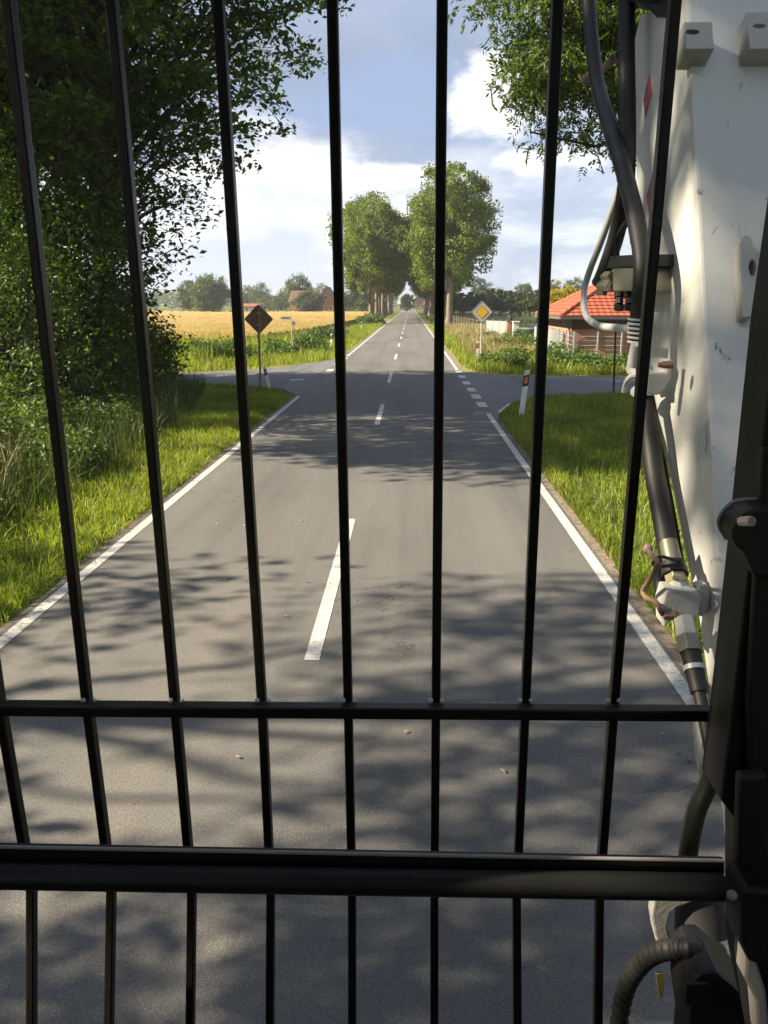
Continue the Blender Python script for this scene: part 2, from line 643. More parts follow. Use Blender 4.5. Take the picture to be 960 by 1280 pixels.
def tiles(name, a, b):
    m = Mat(name, 0.7, 0.3)
    w = m.n('ShaderNodeTexWave')
    w.inputs['Scale'].default_value = 1.05
    w.inputs['Distortion'].default_value = 0.4
    w.bands_direction = 'X'
    tc = m.n('ShaderNodeTexCoord')
    m.l(tc.outputs['Object'], w.inputs['Vector'])
    c = m.ramp(m.noise(2.2, 6, 0.7), [(0.3, a), (0.7, b)])
    m.color(m.mix(m.mul(m.fac(m.noise(9, 4), 0.55, 0.7), 0.35), c, (0.16, 0.07, 0.04)))
    m.bump(w.outputs['Fac'], 0.5, 0.04)
    return m.m


M['tiles'] = tiles('orange_red_roof_tiles', (0.26, 0.062, 0.032), (0.34, 0.098, 0.052))
M['fartiles'] = tiles('old_roof_tiles', (0.10, 0.055, 0.045), (0.16, 0.085, 0.065))


def groundmat():
    m = Mat('meadow_ground', 0.95, 0.1)
    n1 = m.noise(0.12, 6, 0.6)
    n2 = m.noise(3.0, 6, 0.7)
    c = m.ramp(n1, [(0.3, (0.045, 0.075, 0.016)), (0.5, (0.085, 0.115, 0.025)), (0.7, (0.14, 0.14, 0.045))])
    c = m.mix(1.0, c, m.ramp(n2, [(0.3, (0.6,) * 3), (0.7, (1.3,) * 3)]), 'MULTIPLY')
    m.color(c).bump(m.noise(8, 6, 0.7), 0.8, 0.1)
    return m.m


M['ground'] = groundmat()


def simple_noise(name, stops, scale, det=6, rough=0.95, bump=0.6, bscale=None, bd=0.05):
    m = Mat(name, rough, 0.15)
    m.color(m.ramp(m.noise(scale, det, 0.65), stops))
    m.bump(m.noise(bscale or scale * 2, 5, 0.7), bump, bd)
    return m.m


M['verge'] = simple_noise('verge_turf', [(0.3, (0.035, 0.055, 0.014)), (0.55, (0.06, 0.09, 0.02)), (0.75, (0.10, 0.095, 0.04))], 3)
M['soil'] = simple_noise('sandy_shoulder', [(0.3, (0.10, 0.085, 0.065)), (0.5, (0.20, 0.165, 0.125)), (0.7, (0.30, 0.25, 0.20))], 11, bscale=40)
M['litter'] = simple_noise('leaf_litter', [(0.3, (0.03, 0.022, 0.014)), (0.5, (0.07, 0.05, 0.03)), (0.72, (0.13, 0.085, 0.045))], 9, bscale=20)
M['meadow'] = simple_noise('pale_meadow', [(0.3, (0.13, 0.16, 0.04)), (0.55, (0.20, 0.21, 0.06)), (0.75, (0.28, 0.24, 0.09))], 0.25, bscale=6, bd=0.2)
M['drygrass'] = simple_noise('dry_verge', [(0.3, (0.12, 0.14, 0.035)), (0.55, (0.20, 0.19, 0.06)), (0.75, (0.30, 0.22, 0.10))], 0.9, bscale=6, bd=0.1)


def wheatmat():
    m = Mat('ripe_wheat', 0.8, 0.2)
    c = m.ramp(m.noise(0.3, 7, 0.7, (1, 0.35, 1)), [(0.3, (0.29, 0.205, 0.06)), (0.5, (0.38, 0.275, 0.09)), (0.7, (0.46, 0.35, 0.13))])
    c = m.mix(1.0, c, m.ramp(m.noise(7, 6, 0.75), [(0.3, (0.72,) * 3), (0.7, (1.2,) * 3)]), 'MULTIPLY')
    m.color(c).bump(m.noise(9, 6, 0.8), 1.0, 0.25)
    return m.m


M['wheat'] = wheatmat()
M['wheatblade'] = leafmat('wheat_stalks', [(0.0, (0.31, 0.215, 0.065)), (0.5, (0.40, 0.295, 0.10)), (1.0, (0.50, 0.385, 0.16))], 0.25, 0.5, 0.4, (1.1, 1.0, 0.8))
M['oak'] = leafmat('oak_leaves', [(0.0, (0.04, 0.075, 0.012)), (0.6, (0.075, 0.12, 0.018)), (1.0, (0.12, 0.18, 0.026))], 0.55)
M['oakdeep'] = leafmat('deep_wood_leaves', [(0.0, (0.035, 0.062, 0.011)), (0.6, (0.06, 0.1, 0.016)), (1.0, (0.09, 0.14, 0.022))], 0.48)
M['bright'] = leafmat('young_bright_leaves', [(0.0, (0.06, 0.11, 0.018)), (0.6, (0.09, 0.15, 0.025)), (1.0, (0.13, 0.19, 0.035))], 0.45)
M['ash'] = leafmat('ash_leaves', [(0.0, (0.045, 0.08, 0.015)), (0.6, (0.075, 0.12, 0.022)), (1.0, (0.12, 0.165, 0.034))], 0.48)
M['lime'] = leafmat('lime_leaves', [(0.0, (0.068, 0.11, 0.016)), (0.6, (0.125, 0.17, 0.025)), (1.0, (0.20, 0.235, 0.042))], 0.46, 0.9, 0.5)
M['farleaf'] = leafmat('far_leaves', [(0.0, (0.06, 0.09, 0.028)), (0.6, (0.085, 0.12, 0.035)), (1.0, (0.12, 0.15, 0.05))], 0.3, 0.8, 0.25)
M['conifer'] = leafmat('conifer_needles', [(0.0, (0.022, 0.042, 0.018)), (1.0, (0.045, 0.07, 0.028))], 0.15, 0.7, 0.4)
M['gold'] = leafmat('golden_leaves', [(0.0, (0.24, 0.22, 0.02)), (0.5, (0.38, 0.29, 0.02)), (1.0, (0.50, 0.36, 0.03))], 0.35, 0.8, 0.8)
M['weed'] = leafmat('weed_leaves', [(0.0, (0.05, 0.10, 0.02)), (0.6, (0.085, 0.145, 0.03)), (1.0, (0.15, 0.20, 0.05))], 0.35, 0.9, 0.8)
M['grass'] = leafmat('grass_blades', [(0.0, (0.095, 0.155, 0.013)), (0.5, (0.175, 0.245, 0.022)), (0.86, (0.27, 0.32, 0.045)), (1.0, (0.38, 0.33, 0.13))], 0.45, 0.9, 0.7, (1.3, 1.2, 0.5))
M['rank'] = leafmat('rank_grass', [(0.0, (0.035, 0.065, 0.012)), (0.55, (0.065, 0.105, 0.02)), (0.9, (0.11, 0.14, 0.035)), (1.0, (0.24, 0.20, 0.10))], 0.35, 0.9, 0.7, (1.1, 1.1, 0.5))
M['straw'] = leafmat('dry_grass_stems', [(0.0, (0.14, 0.15, 0.05)), (0.5, (0.26, 0.22, 0.10)), (1.0, (0.42, 0.33, 0.18))], 0.3, 0.7, 0.6, (1.1, 1.0, 0.7))
M['bark'] = barkmat('oak_bark', (0.03, 0.025, 0.02), (0.085, 0.07, 0.055))
M['limebark'] = barkmat('lime_bark', (0.10, 0.085, 0.065), (0.24, 0.20, 0.16))

_g = Mat('clear_window_glass')
_t = _g.n('ShaderNodeBsdfTransparent')
_g.l(_t.outputs[0], _g.nt.nodes['Material Output'].inputs[0])
M['glass'] = _g.m

# ------------------------------------------------------------------ plants
rng = np.random.default_rng(7)


def unit(v):
    return v / np.maximum(np.linalg.norm(v, axis=1, keepdims=True), 1e-9)


def leaves_np(C, size, rng, aspect=0.55, up=0.6, sizevar=0.35, droop=0.3):
    n = len(C)
    nor = rng.normal(size=(n, 3))
    nor[:, 2] = np.abs(nor[:, 2]) + up
    nor = unit(nor)
    t = rng.normal(size=(n, 3))
    t[:, 2] -= droop
    t = unit(t - nor * np.sum(t * nor, 1, keepdims=True))
    b = np.cross(nor, t)
    L = (size * (1 + sizevar * rng.normal(size=(n, 1)))).clip(size * 0.4, size * 1.5) * 0.5
    W = L * aspect
    V = np.empty((n, 4, 3))
    V[:, 0] = C - t * L
    V[:, 1] = C + b * W + nor * W * 0.35 + t * L * 0.1
    V[:, 2] = C + t * L
    V[:, 3] = C - b * W + nor * W * 0.35 + t * L * 0.1
    return V.reshape(-1, 3), np.arange(n * 4).reshape(n, 4)


def clump_centres(lobes, n, rng, shell=0.5, lumpy=0.0):
    """lobes: (cx,cy,cz,rx,ry,rz)"""
    L = np.array(lobes, float)
    vol = L[:, 3] * L[:, 4] * L[:, 5]
    idx = rng.choice(len(L), n, p=vol / vol.sum())
    d = unit(rng.normal(size=(n, 3)))
    r = (shell ** 3 + (1 - shell ** 3) * rng.random((n, 1))) ** (1 / 3)
    return L[idx, :3] + d * r * L[idx, 3:6]


def crown_points(cl, per, rad, rng, flat=0.6):
    n = len(cl)
    rr = rad * (0.6 + 0.8 * rng.random((n, 1, 1)))
    o = rng.normal(size=(n, per, 3)).clip(-1.7, 1.7) * rr * 0.55
    o[:, :, 2] *= flat
    return (cl[:, None, :] + o).reshape(-1, 3)


def trunk_mesh(mb, h, r0, r1, lean=(0, 0), wob=0.1, seed=0, k=10, z0=0.0, flare=1.5):
    rd = random.Random(seed)
    pts, rad = [], []
    n = max(5, int(h / 1.2))
    for i in range(n + 1):
        t = i / n
        pts.append(Vector((lean[0] * t + rd.uniform(-wob, wob) * min(1, t * 4), lean[1] * t + rd.uniform(-wob, wob) * min(1, t * 4), z0 + h * t)))
        rad.append(r0 + (r1 - r0) * t + (r0 * (flare - 1) * max(0, 1 - t * n / 1.0) if i == 0 else 0))
    mb.tube(pts, rad, k)
    return pts


def limb(mb, a, b, r, rd, k=5, sag=0.12):
    a, b = Vector(a), Vector(b)
    d = b - a
    L = d.length
    pts, rad = [], []
    for i in range(6):
        t = i / 5
        p = a + d * t
        p.z += math.sin(math.pi * t) * L * sag
        if 0 < i < 5:
            p += Vector((rd.uniform(-1, 1), rd.uniform(-1, 1), rd.uniform(-1, 1))) * L * 0.04
        pts.append(p)
        rad.append(max(0.008, r * (1 - 0.8 * t)))
    mb.tube(pts, rad, k, cap=False)


def tree_parts(root, lobes, nclump, per, crad, leaf, mats, trunk_h, r0, r1, seed, limbs=24, lean=(0, 0), shell=0.5, flat=0.6,
               aspect=0.55, up=0.6, limb_r=0.10, base_limb=0.35, wob=0.12, twigs=0, droop=0.3):
    rg = np.random.default_rng(seed)
    rd = random.Random(seed)
    mb = MB()
    tp = trunk_mesh(mb, trunk_h, r0, r1, lean, wob, seed)
    cl = clump_centres(lobes, nclump, rg, shell)
    sel = rg.choice(nclump, min(limbs, nclump), replace=False)
    for i in sel:
        c = cl[i]
        lo = base_limb * trunk_h
        zt = min(trunk_h * 0.97, max(lo, c[2] - 0.45 * math.hypot(c[0], c[1]) - rd.uniform(0, 1)))
        t = zt / trunk_h
        q = tp[min(len(tp) - 1, int(t * (len(tp) - 1)))]
        limb(mb, q, c, limb_r * rd.uniform(0.6, 1.2) * (1.15 - t * 0.6), rd)
    for i in range(twigs):
        a, b = cl[rg.integers(nclump)], None
        d = np.linalg.norm(cl - a, axis=1)
        b = cl[np.argsort(d)[min(len(d) - 1, rg.integers(1, 5))]]
        limb(mb, a, b, limb_r * 0.25, rd, 4, 0.05)
    mb.build('trunk', mats[1], root, True)
    P = crown_points(cl, per, crad, rg, flat)
    P = P[P[:, 2] > 0.15]
    V, Fc = leaves_np(P, leaf, rg, aspect, up, droop=droop)
    return np_mesh('crown', V, Fc, 4, mats[0], root)


def copy_tree(root, loc, rz, scale, label, group):
    r = root.copy()
    COL.objects.link(r)
    r.location = loc
    r.rotation_euler = (0, 0, rz)
    r.scale = scale
    r['label'] = label
    if group: r['group'] = group
    for ch in list(root.children):
        c = ch.copy()
        COL.objects.link(c)
        c.parent = r
        for g in list(ch.children):
            q = g.copy()
            COL.objects.link(q)
            q.parent = c
    return r


def blades(name, XY, hmean, hvar, width, mat, rg, lean=0.45, z=0.0, bend=True, parent=None):
    """grass blades: two stacked faces each, a tapering bent strip"""
    n = len(XY)
    h = hmean * (1 + hvar * rg.normal(size=n)).clip(0.3, 2.2)
    a = rg.random(n) * 2 * np.pi
    w = width * (0.7 + 0.6 * rg.random(n))
    wd = np.stack([np.cos(a), np.sin(a), np.zeros(n)], 1) * w[:, None] * 0.5
    la = rg.random(n) * 2 * np.pi
    ln = np.abs(rg.normal(size=n)) * lean
    ld = np.stack([np.cos(la) * ln * h, np.sin(la) * ln * h, np.zeros(n)], 1)
    zz = z if np.ndim(z) else np.full(n, z)
    b = np.stack([XY[:, 0], XY[:, 1], zz], 1)
    up = np.zeros((n, 3))
    up[:, 2] = h
    mid = b + up * 0.55 + ld * 0.35
    tip = b + up * np.sqrt(np.clip(1 - 0.3 * ln ** 2, 0.3, 1))[:, None] + ld
    V = np.stack([b - wd, b + wd, mid + wd * 0.75, mid - wd * 0.75, tip], 1)
    # quad + tri in triangles only
    F0 = np.arange(n)[:, None] * 5
    Fc = np.concatenate([F0 + np.array([[0, 1, 2]]), F0 + np.array([[0, 2, 3]]), F0 + np.array([[3, 2, 4]])], 0)
    return np_mesh(name, V.reshape(-1, 3), Fc, 3, mat, parent)


def in_poly(P, poly):
    x, y = P[:, 0], P[:, 1]
    ins = np.zeros(len(P), bool)
    j = len(poly) - 1
    for i in range(len(poly)):
        xi, yi = poly[i][:2]
        xj, yj = poly[j][:2]
        c = ((yi > y) != (yj > y)) & (x < (xj - xi) * (y - yi) / (yj - yi + 1e-12) + xi)
        ins ^= c
        j = i
    return ins


def scatter(poly, n, rg, clump=None):
    poly = np.array([p[:2] for p in poly], float)
    lo, hi = poly.min(0), poly.max(0)
    out = []
    tot = 0
    while tot < n:
        P = lo + (hi - lo) * rg.random((n * 2, 2))
        if clump:
            P = P + 0.0
            f = 0.5 + 0.5 * np.sin(P[:, 0] * clump * 1.7 + np.sin(P[:, 1] * clump * 1.1) * 2) * np.sin(P[:, 1] * clump * 0.9 + 1.3 * np.sin(P[:, 0] * clump * 0.8))
            P = P[rg.random(len(P)) < 0.25 + 0.75 * f]
        P = P[in_poly(P, poly)]
        out.append(P)
        tot += len(P)
    return np.concatenate(out)[:n]


# ------------------------------------------------------------------ setting: ground and roads
XL, XR, XC = -3.35, 2.0, -0.75
RL, RR = XL - 0.10, XR + 0.10
ROAD_END = 420


def sheet(name, poly, z, mat, kind='structure', sub=0):
    me = bpy.data.meshes.new(name)
    bm = bmesh.new()
    bm.faces.new([bm.verts.new((p[0], p[1], z)) for p in poly])
    bmesh.ops.recalc_face_normals(bm, faces=bm.faces)
    for f in bm.faces:
        if f.normal.z < 0: f.normal_flip()
    bm.to_mesh(me)
    bm.free()
    o = link_mesh(name, me, mat)
    return tag(o, kind=kind)


sheet('ground', [(-2500, -400), (2500, -400), (2500, 4000), (-2500, 4000)], -0.012, M['ground'])
sheet('road', [(RL, -30), (RR, -30), (RR, ROAD_END), (RL, ROAD_END)], 0.0, M['asphalt'])
right_side = [(RR, 18.9), (2.25, 20.2), (2.75, 22.3), (3.5, 24.0), (4.6, 24.9), (6.5, 25.4), (60, 26.5), (60, 32.3), (8, 31.3), (5.0, 31.3), (3.4, 31.8), (2.5, 32.8), (RR, 34.6)]
sheet('side_road', right_side, 0.004, M['asphalt_side'])
left_side = [(RL, 24.4), (-4.2, 26.3), (-5.2, 26.9), (-6.6, 27.4), (-9.0, 28.6), (-60, 30.0), (-60, 34.4), (-9.5, 32.1), (-6.6, 33.9), (-4.9, 37.2), (-3.8, 40.5), (RL, 44.0)]
sheet('side_road', left_side, 0.004, M['asphalt_side'])


def ragged(side, y0, y1, x0, w0, w1, seed):
    rd = random.Random(seed)
    a, b = [], []
    y = y0
    while y < y1:
        a.append((x0, y))
        k_ = 0.5 + 0.3 * math.sin(y * 1.3 + seed) + 0.2 * rd.random()
        b.append((x0 + side * (w0 + (w1 - w0) * k_), y))
        y += rd.uniform(0.05, 0.12) if y < 40 else 2
    return a + b[::-1]


sheet('shoulder', ragged(1, -10, 18.8, RR, 0.05, 0.24, 1), -0.004, M['soil'])
sheet('shoulder', ragged(-1, -10, 24.3, RL, 0.0, 0.17, 2), -0.004, M['soil'])
sheet('shoulder', ragged(1, 34.8, 160, RR, 0.05, 0.3, 3), -0.004, M['soil'])
sheet('shoulder', ragged(-1, 44.2, 160, RL, 0.05, 0.3, 4), -0.004, M['soil'])
# worn earth patch at the left edge just before the junction
sheet('shoulder', [(RL - 0.32, 11.6), (RL - 0.95, 12.5), (RL - 1.25, 13.8), (RL - 0.9, 15.6), (RL - 0.35, 17.3), (RL - 0.31, 14)], -0.003, M['litter'])

# painted lines: each solid edge line and dash is its own marking
def mark(pts, z=0.004):
    sheet('road_marking', pts, z, M['roadpaint'])


def rect(x0, x1, y0, y1):
    return [(x0, y0), (x1, y0), (x1, y1), (x0, y1)]


mark(rect(XR - 0.06, XR + 0.06, -10, 20.4))
mark(rect(XR - 0.06, XR + 0.06, 34.3, ROAD_END))
mark(rect(XL - 0.06, XL + 0.06, -10, 24.2))
mark(rect(XL - 0.06, XL + 0.06, 43.5, ROAD_END))
mark(rect(XC - 0.06, XC + 0.06, 5.75, 10.0))
mark(rect(XC - 0.06, XC + 0.06, -6, -2))
mark(rect(XC - 0.06, XC + 0.06, 18.4, 22.3))
y = 28.6
for L in (4.2, 4.4):
    mark(rect(XC - 0.06, XC + 0.06, y, y + L))
    y += 12.4
while y < 400:
    mark(rect(XC - 0.06, XC + 0.06, y, y + 4.6))
    y += 12.2
for y0 in (21.7, 23.7, 25.7, 28.0, 30.5, 32.7):
    mark(rect(XR - 0.13, XR + 0.13, y0, y0 + 1.15), 0.008)
for y0 in (33.4, 37.0, 38.9, 41.0):
    mark(rect(XL - 0.13, XL + 0.13, y0, y0 + 1.15), 0.008)
# give-way dashes across the mouths of the side roads
for x0 in (-3.9,):
    mark([(x0, 29.2 + 0.25 * (x0 + 5)), (x0 - 0.5, 29.1 + 0.25 * (x0 + 5)), (x0 - 0.5, 29.45 + 0.25 * (x0 + 5)), (x0, 29.55 + 0.25 * (x0 + 5))], 0.008)
mark([(2.35, 20.7), (2.85, 22.5), (2.75, 22.55), (2.28, 20.8)], 0.008)

# verges and fields as sheets
sheet('verge', [(RR, -12), (16, -12), (16, 24.5), (6.5, 25.3), (4.6, 24.8), (3.5, 23.9), (2.75, 22.2), (2.25, 20.1), (RR, 18.8)], -0.008, M['verge'])
sheet('verge', [(-16, -12), (RL, -12), (RL, 24.3), (-4.2, 26.2), (-5.2, 26.8), (-6.6, 27.3), (-9, 28.5), (-16, 28.8)], -0.008, M['verge'])
sheet('forest_floor', [(-60, -20), (-6.8, -20), (-6.4, 8), (-6.9, 16), (-7.4, 24), (-8.3, 27.8), (-60, 29)], -0.006, M['litter'])
sheet('verge', [(RR, 34.7), (2.5, 32.9), (3.4, 31.9), (5, 31.4), (60, 32.4), (60, 66), (9, 66), (6.5, 160), (RR, 160)], -0.008, M['drygrass'])
sheet('meadow', [(6.6, 158), (9.1, 66.1), (60.1, 66.1), (160, 90), (160, 205), (6.6, 205)], -0.007, M['meadow'])
sheet('verge', [(RL, 44.1), (-3.8, 40.6), (-4.9, 37.3), (-6.6, 34.0), (-9.5, 32.2), (-60, 34.5), (-60, 44), (-9.5, 52), (-7.6, 70), (-6.4, 160), (RL, 160)], -0.008, M['drygrass'])


# ------------------------------------------------------------------ wheat
def wheat():
    rg = np.random.default_rng(21)
    # the crop's top as one rumpled sheet with a front edge dropping to the ground
    ys = np.concatenate([np.arange(0, 30, 0.6), np.arange(30, 190, 2.0)])
    us = np.linspace(0, 1, 160)
    V = []
    for v in ys:
        Y = 49 + v
        xr = np.interp(Y, [49, 57, 71, 102, 131, 240], [-10.3, -9.4, -8.2, -7.4, -6.9, -6.6])
        xl = -95 - v * 0.6
        xs = xr + (xl - xr) * us ** 1.6
        yy = Y + (xs - xr) * -0.10
        z = 0.74 + 0.05 * rg.normal(size=len(xs))
        z[0] = 0.0
        if v == 0: z[:] = 0
        V.append(np.stack([xs, yy, z], 1))
    V = np.array(V)
    a, b = V.shape[:2]
    I = np.arange(a * b).reshape(a, b)
    Fc = np.stack([I[:-1, :-1], I[:-1, 1:], I[1:, 1:], I[1:, :-1]], -1).reshape(-1, 4)[:, ::-1]
    o = np_mesh('wheat_field', V.reshape(-1, 3), Fc, 4, M['wheat'], None, True)
    tag(o, 'ripe golden wheat covering the field left of the avenue', 'wheat', kind='stuff')
    pts = []
    for v0, v1, n in ((0, 6, 26000), (6, 30, 26000), (30, 90, 22000)):
        v = v0 + (v1 - v0) * rg.random(n)
        Y = 49 + v
        xr = np.interp(Y, [49, 57, 71, 102, 131, 240], [-10.3, -9.4, -8.2, -7.4, -6.9, -6.6])
        u = rg.random(n) ** 1.3
        xs = xr - u * (32 + v * 0.2)
        pts.append(np.stack([xs, Y - (xs - xr) * 0.10 * -1 * -1], 1))
    P = np.concatenate(pts)
    o = blades('wheat_stalks', P, 0.86, 0.07, 0.055, M['wheatblade'], rg, 0.12)
    tag(o, 'upright ripe wheat stalks along the near field edge', 'wheat', kind='stuff')


wheat()


# ------------------------------------------------------------------ grass
def grass():
    rg = np.random.default_rng(5)
    right_v = [(RR + 0.12, 3), (9.5, 3), (9.5, 24.6), (6.5, 25.0), (4.7, 24.6), (3.55, 23.7), (2.82, 22.2), (2.32, 20.1), (RR + 0.08, 18.5)]
    P = scatter(right_v, 75000, rg, 2.2)
    o = blades('grass', P, 0.12, 0.4, 0.013, M['grass'], rg, 0.7)
    tag(o, 'short bright grass on the verge right of the road', 'grass', kind='stuff')
    edge_strips = [(RR + 0.10, RR + 0.42, 3, 18.6), (RL - 0.40, RL - 0.07, 3, 23.9)]
    P = np.concatenate([np.column_stack([a + (b - a) * rg.random(9000), c + (d - c) * rg.random(9000)]) for a, b, c, d in edge_strips])
    o = blades('grass', P, 0.09, 0.5, 0.012, M['grass'], rg, 0.9)
    tag(o, 'short grass creeping over both road edges', 'grass', kind='stuff')
    P = scatter(right_v, 1300, rg, 1.1)
    o = blades('grass', P, 0.30, 0.3, 0.012, M['straw'], rg, 0.5)
    tag(o, 'taller seeding stems in the verge right of the road', 'grass', kind='stuff')
    left_v = [(RL - 0.10, 3), (-7.5, 3), (-8.0, 27.3), (-6.5, 27.0), (-5.2, 26.5), (-4.3, 25.8), (RL - 0.25, 24.0)]
    P = scatter(left_v, 85000, rg, 2.0)
    o = blades('grass', P, 0.13, 0.4, 0.013, M['grass'], rg, 0.7)
    tag(o, 'mown green grass beside the left edge line', 'grass', kind='stuff')
    left_t = [(-4.9, 3), (-9.5, 3), (-9.5, 26), (-6.6, 26), (-5.5, 20), (-5.0, 13)]
    P = scatter(left_t, 30000, rg, 1.3)
    o = blades('tall_grass', P, 0.5, 0.4, 0.014, M['rank'], rg, 0.5)
    tag(o, 'tall rank grass between the mown verge and the wood', 'grass', kind='stuff')
    left_s = [(-4.9, 5), (-9.5, 4), (-9.0, 15.5), (-6.5, 15.0), (-5.4, 10)]
    P = scatter(left_s, 2600, rg, 1.2)
    o = blades('dry_grass', P, 0.75, 0.25, 0.014, M['straw'], rg, 0.38)
    tag(o, 'dry straw coloured stems standing before the wood', 'grass', kind='stuff')
    n = 95000
    P2 = scatter([(-5.4, 6), (-13, 6), (-14, 28), (-8.2, 27.6), (-6.2, 22), (-5.5, 15)], n, rg, 0.8)
    edge = np.interp(P2[:, 1], [6, 15, 22, 28], [-5.4, -5.5, -6.2, -8.2])
    hmax = np.clip((edge - P2[:, 0]) * 0.85, 0.2, 1.5)
    C = np.column_stack([P2, rg.random(n) ** 0.7 * hmax * (0.6 + 0.4 * np.sin(P2[:, 0] * 2.3) * np.sin(P2[:, 1] * 1.7) + 0.3)])
    V, Fc = leaves_np(C, 0.085, rg, 0.5, 0.5)
    o = np_mesh('undergrowth', V, Fc, 4, M['oakdeep'])
    tag(o, 'dark leafy undergrowth covering the floor of the wood edge', 'undergrowth', kind='stuff')
    far_l = [(RL - 0.3, 44.5), (-3.9, 41), (-5, 37.7), (-6.7, 34.3), (-9.6, 32.5), (-30, 33.6), (-30, 45), (-9.8, 51), (-7.9, 70), (-6.6, 112), (RL - 0.3, 112)]
    P = scatter(far_l, 60000, rg, 0.9)
    o = blades('grass', P, 0.26, 0.5, 0.03, M['grass'], rg, 0.5)
    tag(o, 'sunny rough grass between side road and wheat', 'grass', kind='stuff')
    edge_l = [(-7.5, 42), (-9.6, 36), (-30, 37.5), (-30, 47), (-10.0, 51.5), (-8.0, 70)]
    P = scatter(edge_l, 9000, rg, 0.8)
    o = blades('tall_grass', P, 0.75, 0.35, 0.035, M['grass'], rg, 0.35)
    tag(o, 'tall green weeds along the wheat edge', 'grass', kind='stuff')
    far_r = [(RR + 0.25, 35.5), (2.7, 33.4), (3.5, 32.3), (5, 31.8), (24, 32.2), (24, 39), (7.6, 38), (8.4, 64), (6, 105), (RR + 0.25, 105)]
    P = scatter(far_r, 60000, rg, 0.9)
    o = blades('grass', P, 0.26, 0.5, 0.03, M['grass'], rg, 0.5)
    tag(o, 'sunny grass beyond the junction on the right', 'grass', kind='stuff')
    dry_r = [(3.2, 40), (7.6, 42), (8.4, 64), (6.5, 100), (3.4, 100)]
    P = scatter(dry_r, 18000, rg, 0.6)
    o = blades('dry_grass', P, 0.45, 0.4, 0.035, M['straw'], rg, 0.4)
    tag(o, 'dry reddish grass beyond the yellow diamond sign', 'grass', kind='stuff')


grass()


def rebase(root):
    pts = [c.matrix_basis @ v.co for c in root.children for v in c.data.vertices]
    lo = Vector([min(p[i] for p in pts) for i in range(3)])
    hi = Vector([max(p[i] for p in pts) for i in range(3)])
    c0 = Vector(((lo.x + hi.x) / 2, (lo.y + hi.y) / 2, 0))
    root.location = root.location + c0
    for c in root.children:
        c.location = c.location - c0


def shrub(name, label, cat, loc, lobes, nclump, per, crad, leaf, mat, seed, group=None, stems=8, r=0.02, flat=0.8, aspect=0.5, up=0.4, shell=0.2):
    root = thing(name, label, cat, loc, group)
    rg = np.random.default_rng(seed)
    rd = random.Random(seed)
    cl = clump_centres(lobes, nclump, rg, shell)
    cl = cl[cl[:, 2] > 0.05]
    mb = MB()
    for i in rg.choice(len(cl), min(stems, len(cl)), replace=False):
        c = cl[i]
        limb(mb, (c[0] * 0.15, c[1] * 0.15, 0), c, r, rd, 5, 0.05)
    mb.build('stems', M['bark'], root, True)
    P = crown_points(cl, per, crad, rg, flat)
    P = P[P[:, 2] > 0.03]
    V, Fc = leaves_np(P, leaf, rg, aspect, up)
    np_mesh('foliage', V, Fc, 4, mat, root)
    return root


